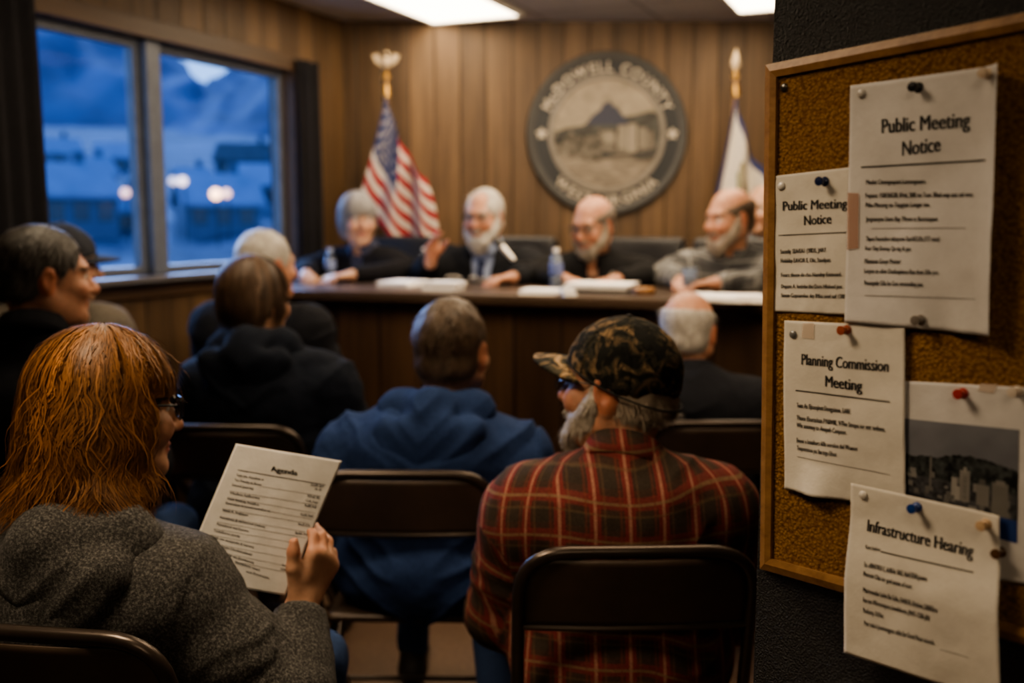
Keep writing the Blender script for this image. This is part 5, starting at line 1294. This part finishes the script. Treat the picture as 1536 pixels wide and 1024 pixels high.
# ------------------------------------------------------------------ chairs
steel = simple('brown_black_steel', (.055, .042, .034), .30, .6, .6, .15, 20); steel_p = simple('brown_black_sheet', (.062, .043, .031), .42, .2, .5, .25, 9)
rubber = simple('rubber_foot', (.012, .012, .012), .8)
def make_chair(label, loc, rz):
    t = thing('folding_chair', label, 'chair', loc, rz, 'metal folding chairs of the audience'); W = .222; HT = .838
    top_y, top_z = -.275, HT
    def back(z): return -.185 + (top_y + .185) * (z - .45) / (HT - .45)
    m = MB(); path = [(-W, .235, .012), (-W, -.165, .42), (-W, -.185, .45), (-W, top_y, top_z), (W, top_y, top_z), (W, -.185, .45), (W, -.165, .42), (W, .235, .012)]
    m.tube(rounded(path, .095, 8), .0125, 10); m.build('back_frame', steel, t)
    n, k = 20, 10; vs = []
    for j in range(k + 1):
        z = .684 + (HT - .012 - .684) * j / k
        for i in range(n + 1):
            u = i / n * 2 - 1; inset_ = 0
            if z > HT - .095: inset_ = .095 - math.sqrt(max(0, .095 ** 2 - (z - (HT - .095)) ** 2))
            vs.append((u * (W - .004 - inset_ * .92), back(z) - .016 * (1 - u * u) , z))
    fs = [(j * (n + 1) + i, j * (n + 1) + i + 1, (j + 1) * (n + 1) + i + 1, (j + 1) * (n + 1) + i) for j in range(k) for i in range(n)]
    o = obj('backrest', vs, fs, steel_p, t); sd = o.modifiers.new('sheet', 'SOLIDIFY'); sd.thickness = .004; sd.offset = 0
    m = MB(); m.tube([((i / 12 * 2 - 1) * (W - .002), back(.682) - .016 * (1 - (i / 12 * 2 - 1) ** 2), .682) for i in range(13)], .0075, 8); m.build('lower_rail', steel, t)
    vs = []; k = 14
    for j in range(k + 1):
        y = -.185 + .39 * j / k
        for i in range(n + 1):
            u = i / n * 2 - 1; q = max(0, (y - .10) / .105); wd = .205 * (1 - .25 * q ** 3)
            vs.append((u * wd, y, .447 - .010 * (1 - u * u) * math.sin(PI * j / k) - .012 * q ** 2))
    fs = [(j * (n + 1) + i, j * (n + 1) + i + 1, (j + 1) * (n + 1) + i + 1, (j + 1) * (n + 1) + i) for j in range(k) for i in range(n)]
    o = obj('seat', vs, fs, steel_p, t); sd = o.modifiers.new('sheet', 'SOLIDIFY'); sd.thickness = .018; sd.offset = -1
    for s in (-1, 1):
        m = MB(); m.tube([(s * .205, .06, .425), (s * .205, -.285, .012)], .0115, 10); m.build('rear_leg', steel, t)
        m = MB(); m.tube([(s * W, .243, .0), (s * W, .228, .022)], .0155, 10); m.build('foot_cap', rubber, t)
        m = MB(); m.tube([(s * .205, -.291, .0), (s * .205, -.276, .022)], .0145, 10); m.build('foot_cap', rubber, t)
    m = MB(); m.tube([(-W, .125, .13), (W, .125, .13)], .0075, 8); m.build('cross_bar', steel, t)
    m = MB(); m.tube([(-.205, -.20, .115), (.205, -.20, .115)], .0075, 8); m.build('cross_bar', steel, t)
    return t
def chair_copy(src, label, loc, rz):
    c = copy_tree(src); c.location = Vector([float(x) for x in loc]); c.rotation_euler = (0, 0, rz); c['label'] = label; return c
leather = simple('black_chair_leather', (.014, .014, .016), .42, 0, .45, .2, 12)
def rbox(name, c, r, mat, parent, Rm=None, h=.012):
    v, f = sdfmesh([(rb(c, r, Rm), .01)], h, [], [], 2); return obj(name, v, f, mat, parent)
def make_exec(label, loc, rz):
    t = thing('office_chair', label, 'chair', loc, rz, 'black office chairs behind the bench')
    rbox('seat', (0, .02, .41), (.25, .25, .055), leather, t); rbox('backrest', (0, -.275, .76), (.235, .05, .30), leather, t, rotM(0, R(9)))
    for s in (-1, 1): 
        m = MB(); m.tube(rounded([(s * .27, .10, .40), (s * .30, .12, .60), (s * .30, -.16, .62), (s * .28, -.24, .60)], .06, 5), .016, 8); m.build('armrest', leather, t)
    m = MB(); m.lathe([(.03, .07), (.03, .35), (.09, .36)], 16); m.build('gas_column', steel, t)
    m = MB()
    for k in range(5): a = 2 * PI * k / 5; m.tube([(0, 0, .09), (math.cos(a) * .28, math.sin(a) * .28, .055)], [.024, .015], 8)
    m.build('star_base', steel, t)
    for k in range(5): a = 2 * PI * k / 5; m = MB(); m.ball((math.cos(a) * .28, math.sin(a) * .28, .027), (.027, .027, .027)); m.build('caster', rubber, t)
    return t
# ------------------------------------------------------------------ garments
grey_knit = None
def heather(name, c, sp=.5):
    t = NT(name); v = t.coord(); n = t.noise(v, 230, 3, .8); n2 = t.noise(v, 760, 2, .6); g = t.noise(v, 7, 3)
    col = t.ramp(n, [(.36, tuple(x * (1 - sp) for x in c)), (.5, c), (.66, tuple(min(1, x * (1 + sp * 3.0)) for x in c))])
    col = t.mix(1.0, col, t.ramp(g, [(.3, (.82,) * 3), (.7, (1,) * 3)]), 'MULTIPLY')
    t.set(col, .95, 0, .15); t.bump(t.math('ADD', n, n2), .5, .004); t.b.inputs['Sheen Weight'].default_value = .06; t.b.inputs['Sheen Roughness'].default_value = .5; return t.m
def plaid_mat(name, base, bands, px=.09, pz=.09):
    """woven checks: bands = list of (axis, centre, half width, colour, strength)"""
    t = NT(name); a = t.n('Attribute', attribute_name='plaid').outputs['Vector']; sp = t.n('SeparateXYZ', {0: a}); c = t.coord()
    col = base
    for ax, cen, hw, cc, st in bands:
        per = px if ax == 'X' else pz
        fr = t.math('FRACT', t.math('DIVIDE', t.math('ADD', sp.outputs[ax], 5 * 1.0), per))
        dd = t.math('ABSOLUTE', t.math('SUBTRACT', fr, cen)); dd = t.math('MINIMUM', dd, t.math('SUBTRACT', 1.0, dd))
        mk = t.n('MapRange', {0: dd, 1: hw, 2: hw + .022, 3: st, 4: 0.0}).outputs[0]
        col = t.mix(mk, col if hasattr(col, 'is_output') else (*col, 1), (*cc, 1))
    n = t.noise(c, 320, 3, .6); col = t.mix(1.0, col, t.ramp(n, [(.35, (.66,) * 3), (.65, (1.1,) * 3)]), 'MULTIPLY'); g = t.noise(c, 9, 3)
    col = t.mix(1.0, col, t.ramp(g, [(.3, (.78,) * 3), (.7, (1,) * 3)]), 'MULTIPLY')
    t.set(col, .95, 0, .2); t.bump(n, .4, .003); return t.m
def camo_mat(name, gain=1.0):
    t = NT(name); c = t.coord(scale=(1, 1, 1)); n = t.n('TexNoise', {'Vector': c, 'Scale': 26.0, 'Detail': 3.0, 'Roughness': .55, 'Distortion': 1.4}).outputs['Fac']
    n2 = t.n('TexNoise', {'Vector': t.coord(scale=(1, 1, .45)), 'Scale': 34.0, 'Detail': 4.0, 'Distortion': 1.0}).outputs['Fac']
    G = lambda *x: tuple(gain * k for k in x)
    col = t.ramp(n, [(0, G(.012, .012, .010)), (.44, G(.038, .034, .024)), (.52, G(.095, .066, .038)), (.60, G(.20, .135, .075))], 'CONSTANT')
    col = t.mix(t.ramp(n2, [(.56, (0, 0, 0)), (.575, (1, 1, 1))]), col, (*G(.016, .016, .014), 1)); f = t.noise(c, 500, 2)
    col = t.mix(1.0, col, t.ramp(f, [(.3, (.7,) * 3), (.7, (1.1,) * 3)]), 'MULTIPLY')
    t.set(col, .95, 0, .15); t.bump(f, .4, .002); return t.m
jeans = fabric('blue_jeans', (.040, .068, .150), .35, 420); darkpants = fabric('dark_trousers', (.020, .020, .024), .25, 300); khaki = fabric('khaki_trousers', (.12, .10, .075), .2, 300)
sweat = heather('grey_heather_knit', (.052, .050, .047), .6)
bluehood = fabric('blue_fleece', (.027, .050, .130), .28, 300, big=.22); blackjk = fabric('black_jacket_cloth', (.014, .015, .019), .3, 260); navyjk = fabric('navy_black_coat', (.011, .014, .022), .3, 260)
tanjk = fabric('tan_grey_jacket', (.12, .105, .088), .3, 260); suit = fabric('charcoal_suit', (.016, .017, .020), .2, 420); polo = fabric('black_polo_cotton', (.014, .014, .015), .2, 400)
blacktop = fabric('black_knit_top', (.011, .011, .014), .2, 300); bluecloth = fabric('pale_blue_shirt', (.30, .36, .52), .12, 400); greyshirt = fabric('pale_grey_shirt', (.24, .25, .26), .2, 300)
brown_, tan_, red_, dk_ = (.050, .036, .022), (.155, .105, .055), (.200, .036, .034), (.016, .018, .016)
flannel = plaid_mat('red_flannel', (.085, .034, .024), [('X', .12, .17, (.045, .036, .026), .62), ('Z', .12, .17, (.042, .036, .027), .60), ('X', .62, .15, red_, .75), ('Z', .62, .15, red_, .62), ('X', .62, .034, (.40, .22, .15), .68), ('Z', .60, .026, (.24, .18, .10), .60), ('X', .90, .018, tan_, .35), ('Z', .30, .02, tan_, .40), ('X', .36, .02, (.17, .05, .035), .5)], .066, .070)
greyplaid = plaid_mat('grey_plaid', (.15, .15, .15), [('X', .25, .16, (.055, .056, .060), .8), ('Z', .25, .16, (.055, .056, .06), .75), ('X', .75, .05, (.33, .33, .32), .7), ('Z', .75, .05, (.33, .33, .32), .6)], .075, .075)

# ------------------------------------------------------------------ audience
def chair_for(x, yb): return V(x, yb + .27, 0)
c0 = make_chair('brown metal folding chair holding the man in the red flannel shirt', (.225, 2.06, 0), R(2))
chair_copy(c0, 'metal folding chair holding the man in the blue hoodie', (-.265, 2.62, 0), R(-1))
chair_copy(c0, 'metal folding chair under the auburn haired woman at the lower left', (-.69, 1.69, 0), R(-8))
chair_copy(c0, 'metal folding chair behind the raised agenda page, holding the person in a dark hooded coat', (-.83, 3.16, 0), R(-3))
chair_copy(c0, 'metal folding chair holding the bald man near the bench', (.62, 3.22, 0), R(2))
chair_copy(c0, 'folding chair under the man with dark grey hair at the left edge', (-1.28, 2.58, 0), R(-12))
chair_copy(c0, 'folding chair under the person in the dark cap by the window', (-1.61, 3.42, 0), R(-12))
chair_copy(c0, 'folding chair under the white haired man nearest the bench', (-1.0, 3.82, 0), R(-15))

# auburn woman with the agenda
WY = -12
wr_w, kn_w = PY(452, 908, 1.735), PY(487, 832, 1.765)
hd = nrm(kn_w - wr_w); pn = nrm(V(-.74, .67, .05)); l_w = np.cross(hd, pn); l_w = l_w if np.dot(l_w, V(-.6, -.7, .3)) > 0 else -l_w
th0 = wr_w + hd * .022 + l_w * .024
thumb_tip = PY(441, 812, 1.722)
th1 = th0 + (thumb_tip - th0) * .45 + l_w * .006; th2 = th0 + (thumb_tip - th0) * .78 + l_w * .003
person('person', 'woman with auburn bob, glasses and grey hooded sweatshirt holding an agenda', (-.745, 1.655, 0), R(WY), top=1.245, zneck=.903, drop=.085, sw=.176, girth=1.12, depth=1.1, lean=.03, skin='fair', head=(-42, -5, -3), hscale=1.04, male=False,
       hair='bob', haircol=(.185, .082, .028), hairvar=.42, strands=7000, extra=dict(length=.158, vol=1.08, openw=62, flip=.08, wave=.016, flare=.03), glasses=dict(w=.027, h=.018, t=1.3),
       topname='sweatshirt', topmat=sweat, puff=.024, wr=.0055, hood=True, trousers=jeans, sleeve=1.0, knee=.25, h=.0055, hh=.0045, headoff=(.02, .0),
       arms={1: dict(world=True, e=V(-.375, 1.60, .625), w=wr_w, h=dict(world=True, d=hd, pn=pn, side=l_w, curls=(.55, .6, .62, .66), size=1.06, thumb=[th0, th1, th2, thumb_tip], fan=.05)),
             -1: dict(e=(-.27, .10, .72), w=(-.12, .30, .63), h=dict(d=V(.4, .8, -.1), pn=V(0, 0, -1), side=V(1, 0, 0), curls=(.3, .3, .4, .4)))}, seed=1)
# agenda sheet
TLa, TRa, BRa = PY(354, 665, 1.765), PY(513, 691, 1.800), PY(428, 893, 1.735)
na = np.cross(TRa - TLa, BRa - TRa); na = na if np.dot(na, EYE - TLa) > 0 else -na
AP = Plane(TLa, na)
AG = Sheet('agenda_sheet', 'white agenda page held in the auburn haired woman\'s hand', 'paper', AP, [(354, 665), (513, 691), (428, 893), (269, 866)], pap3, 0, None, lambda u, v: .004 * np.sin(u * PI) * (1 - .3 * v) + .0006 * fbm(np.stack([u * 4, v * 5, 0 * u], 1), 2, 3))
AG.text([('Agenda', (290 + 442 / 3.79, 650 + 213 / 3.79), (290 + 591 / 3.79, 650 + 238 / 3.79), 8.2)], 'heading', ink, HEAD)
AG.text(ag_b, 'body_text', ink_grey, BODY)
AG.rules(crr(290, 650, 3.79, [(252, 204, 750, 290, 1.0)]))
AG.rules(crr(290, 650, 3.79, [(390, 300, 725, 353, .5), (205, 325, 700, 405, .5), (195, 362, 690, 450, .5), (185, 392, 672, 486, .5), (165, 425, 655, 510, .5), (150, 470, 650, 560, .5), (135, 500, 640, 592, .5), (118, 540, 570, 618, .5), (105, 575, 560, 660, .5), (120, 625, 540, 705, .5), (190, 680, 530, 750, .5), (240, 725, 520, 785, .5)]), mat=ink_grey)

# flannel shirt and camouflage cap
camo = camo_mat('camouflage_cloth'); camo_l = camo_mat('camouflage_brim', 1.9)
person('person', 'man in red flannel shirt and camouflage cap, grey beard, seen from behind', (.225, 2.02, 0), R(3), top=1.235, drop=.10, knee=.24, sw=.200, girth=1.25, depth=1.22, belly=.03, lean=.0, skin='ruddy', head=(58, 0, 0), hscale=1.10,
       hair='short', haircol=(.27, .22, .17), hairvar=.4, strands=1500, beard=dict(col=(.40, .36, .30), len=1.3, strands=1400), glasses=dict(w=.025, h=.017, t=.9, mat=simple('steel_eyewear', (.10, .09, .08), .3, .8)),
       cap=dict(mat=camo, brim=camo_l, band=simple('cap_dark_band', (.010, .010, .009), .9), tilt=3), topname='flannel_shirt', topmat=flannel, puff=.024, wr=.006, collar=flannel, plaid=True, trousers=jeans, h=.006, hh=.004, seed=2, headoff=(.005, .02), ears=1.3, jowl=.3)
# blue hoodie
person('person', 'heavyset man in a blue hoodie with brown grey hair, seen from behind', (-.215, 2.60, 0), R(-6), top=1.235, drop=.115, sw=.228, girth=1.40, depth=1.3, belly=.03, lean=.03, skin='fair', head=(-14, -3, 0), hscale=1.13,
       hair='short', haircol=(.105, .072, .048), hairvar=.45, strands=2200, topname='hoodie', topmat=bluehood, puff=.026, wr=.010, hood=True, trousers=jeans, h=.0065, hh=.0045, seed=3, headoff=(.045, .01))
# dark hooded coat, brown hair (C)
person('person', 'person with collar length brown hair wearing a dark hooded coat', (-.785, 3.13, 0), R(-8), top=1.315, headoff=(-.06, 0), kl=.34, drop=.12, sw=.20, girth=1.3, depth=1.25, lean=.04, skin='fair', head=(-22, -4, -4), hscale=1.05, male=False,
       hair='bob', haircol=(.085, .052, .032), hairvar=.4, strands=2600, extra=dict(length=.085, vol=1.06, openw=52, flip=-.015, wave=.008), topname='hooded_coat', topmat=navyjk, puff=.028, wr=.011, hood=True, trousers=darkpants, h=.0075, hh=.005, seed=4)
# white haired man (D)
person('person', 'white haired man in a dark jacket beside the window', (-.97, 3.79, 0), R(-15), top=1.405, kl=.37, sw=.205, girth=1.2, depth=1.1, lean=.03, skin='ruddy', head=(-28, -3, 0), hscale=1.08,
       hair='short', haircol=(.46, .43, .38), hairvar=.2, strands=1500, topname='jacket', topmat=blackjk, puff=.022, wr=.009, trousers=darkpants, h=.008, hh=.0055, seed=5)
# left edge man (B)
person('person', 'man with dark grey hair and dark jacket at the left edge, in profile', (-1.245, 2.56, 0), R(-14), top=1.43, sw=.205, girth=1.2, depth=1.1, lean=.02, skin='ruddy', head=(-42, -4, 0), hscale=1.06,
       hair='short', haircol=(.06, .054, .048), hairvar=.45, strands=2200, beard=None, topname='jacket', topmat=blackjk, puff=.022, wr=.008, collar=blackjk, trousers=jeans, h=.007, hh=.005, seed=6, jowl=.3)
# dark cap (B2)
person('person', 'person in a dark cap and tan grey jacket sitting by the window', (-1.58, 3.40, 0), R(-14), top=1.425, sw=.195, girth=1.1, lean=.03, skin='fair', head=(-50, -6, 0), hscale=1.04, hair='short', haircol=(.06, .05, .04), strands=500,
       cap=dict(mat=simple('dark_navy_cap', (.012, .014, .022), .9), tilt=-2), topname='jacket', topmat=tanjk, puff=.024, wr=.009, trousers=darkpants, h=.008, hh=.0055, seed=7)
# bald man (G)
person('person', 'bald man with a fringe of white hair and black jacket near the bench', (.575, 3.20, 0), R(-8), top=1.215, sw=.205, girth=1.2, depth=1.15, lean=.03, skin='ruddy', head=(-20, -5, 0), hscale=1.06,
       hair='bald', haircol=(.48, .45, .40), hairvar=.2, strands=1300, topname='jacket', topmat=blackjk, puff=.022, wr=.008, collar=blackjk, trousers=darkpants, h=.0075, hh=.005, seed=8)

# ------------------------------------------------------------------ the council
def seat_at(px, nrow, Y0=None):
    """point behind the bench at depth nrow seen in column px"""
    k = (px - 768) / FPX; a = BL0[0] + BN[0] * nrow; b = BL0[1] + BN[1] * nrow
    t = (k * b - a) / (BU[0] - k * BU[1]); return bp(t, nrow, PLAT)
FACE = PI + BANG
ht = TOPZ - PLAT
def table_arms(xr=.12, yr=.42, xl=-.12, yl=.42, dr=(-.5, .8, -.06), dl=(.5, .8, -.06), flare=.285):
    d = lambda v, s: dict(d=V(*v), pn=V(0, .05, -1), side=V(-s, .2, 0), curls=(.30, .34, .38, .44))
    return {1: dict(e=(flare, .12, ht + .035), w=(xr, yr, ht + .035), h=d(dr, 1)), -1: dict(e=(-flare, .12, ht + .035), w=(xl, yl, ht + .035), h=d(dl, -1))}
NR = .88
def toward(p, yaw): return V(-math.sin(yaw), math.cos(yaw), 0)
pos = seat_at(552, NR); e0 = make_exec('black office chair behind the grey haired woman', pos - toward(pos, FACE) * .06, FACE)
person('person', 'woman with a grey bob and black top seated left of the speaker', pos, FACE, top=1.275, sw=.165, lean=.06, skin='fair', head=(40, -3, 0), hscale=1.04, male=False, hair='bob', haircol=(.30, .29, .29), hairvar=.25, strands=2200,
       extra=dict(length=.085, vol=1.03, openw=56, flip=-.02, wave=.004, bangs=True), topname='black_top', topmat=blacktop, puff=.016, vneck=True, vw=.035, vd=.10, shirtmat=fabric('dark_print_blouse', (.045, .05, .085), .5, 60), trousers=darkpants, arms=table_arms(), h=.0085, hh=.006, seed=11)
pos = seat_at(737, NR); chair_copy(e0, 'black office chair behind the speaking man in the suit', pos - toward(pos, FACE) * .06, FACE)
am = table_arms(xl=-.24, yl=.36)
am[1] = dict(e=(.29, .18, ht + .04), w=(.165, .36, ht + .105), h=dict(d=V(-.25, .35, .85), pn=V(-.75, .35, -.1), side=V(-.3, -.6, .4), curls=(.22, .25, .3, .35)))
person('person', 'white bearded man in dark suit and tie speaking, one hand raised', pos, FACE - R(2), top=1.29, sw=.215, girth=1.15, depth=1.1, lean=.05, skin='ruddy', head=(-2, -6, 0), hscale=1.06, hair='thin', haircol=(.50, .47, .42), hairvar=.2, strands=900,
       beard=dict(col=(.46, .43, .38), len=1.5, strands=900), glasses=dict(w=.024, h=.016, t=.8), topname='suit_jacket', topmat=suit, puff=.020, vneck=True, vw=.055, vd=.30, shirtmat=bluecloth, tie=fabric('dark_blue_tie', (.035, .045, .10), .5, 120), trousers=darkpants, arms=am, h=.0085, hh=.0055, seed=12, brows=(.35, .32, .28))
pos = seat_at(893, NR); chair_copy(e0, 'black office chair behind the man in the black polo', pos - toward(pos, FACE) * .06 + BU * .10, FACE - R(8))
person('person', 'balding man in black polo shirt looking down at his papers', pos, FACE + R(8), top=1.255, sw=.215, girth=1.2, depth=1.1, lean=.08, skin='ruddy', head=(-28, -16, 0), hscale=1.06, hair='bald', haircol=(.16, .13, .105), hairvar=.3, strands=700,
       beard=dict(col=(.30, .26, .21), len=.7, strands=500), glasses=dict(w=.024, h=.016, t=.8), topname='polo_shirt', topmat=polo, puff=.016, vneck=True, vw=.03, vd=.09, collar=polo, trousers=khaki, arms=table_arms(xr=.10, yr=.40, xl=-.13, yl=.40), badge=dict(x=-.10, mat=simple('white_crest', (.35, .34, .31), .7)), h=.0085, hh=.0055, seed=13, jowl=.2)
pos = seat_at(1100, NR - .04); chair_copy(e0, 'black office chair behind the man in the grey plaid shirt', pos - toward(pos, FACE) * .06, FACE)
person('person', 'bearded man in grey plaid shirt at the right end of the bench', pos, FACE - R(6), top=1.285, sw=.205, girth=1.15, depth=1.1, lean=.07, skin='ruddy', head=(-38, -8, 0), hscale=1.06, hair='bald', haircol=(.085, .06, .042), hairvar=.3, strands=700,
       beard=dict(col=(.30, .25, .20), len=1.0, strands=600), topname='plaid_shirt', topmat=greyplaid, puff=.018, collar=greyplaid, plaid=True, trousers=jeans, arms=table_arms(xr=.14, yr=.40, xl=-.02, yl=.46, dl=(.8, .5, -.06), dr=(-.2, .9, -.06)), h=.0085, hh=.0055, seed=14)
pos = V(1.365, 5.42, PLAT); chair_copy(e0, 'black office chair behind the mostly hidden person in the pale shirt', pos - toward(pos, FACE) * .06, FACE)
person('person', 'mostly hidden person in a pale grey shirt behind the plaid shirted man', pos, FACE - R(4), top=1.33, sw=.195, lean=.03, skin='fair', head=(-20, -4, 0), hscale=1.04, hair='bald', haircol=(.15, .11, .08), strands=300, topname='shirt', topmat=greyshirt, trousers=darkpants, collar=greyshirt, h=.010, hh=.007, seed=15)

# ------------------------------------------------------------------ light
def lamp(kind, name, loc, energy, color, rot=None, target=None, **kw):
    ld = bpy.data.lights.new(name, kind); ld.energy = energy; ld.color = color
    for k, v in kw.items(): setattr(ld, k, v)
    o = bpy.data.objects.new(name, ld); COL.objects.link(o); o.location = Vector([float(x) for x in loc])
    if target is not None: o.rotation_euler = (Vector([float(x) for x in target]) - o.location).to_track_quat('-Z', 'Y').to_euler()
    return o
lamp('SUN', 'dusk_skylight', (-10, 12, 8), SUN_E, (.30, .50, 1.0), target=V(-10, 12, 8) + V(.60, -.72, -.36), angle=R(55))
lamp('SPOT', 'board_fill_spot', (-.85, 1.25, 2.5), SPOT_E, (1.0, .77, .52), target=(-.16, 1.48, 1.1), spot_size=R(92), spot_blend=1.0, shadow_soft_size=.3)  # added fill from above for woman and board, no such fixture; fades rightwards
for nm, loc, e, sz, tg in LAMPS:
    lamp('AREA', nm, loc, e, (1.0, .77, .52), target=tg, size=sz)
SC.view_settings.view_transform = 'AgX'; SC.view_settings.look = 'AgX - Medium High Contrast'; SC.view_settings.exposure = EXPO
SC.cycles.max_bounces = 6; SC.cycles.diffuse_bounces = 3; SC.cycles.glossy_bounces = 3; SC.cycles.transmission_bounces = 5; SC.cycles.transparent_max_bounces = 8
SC.cycles.caustics_reflective = False; SC.cycles.caustics_refractive = False; SC.cycles.sample_clamp_indirect = 4.0
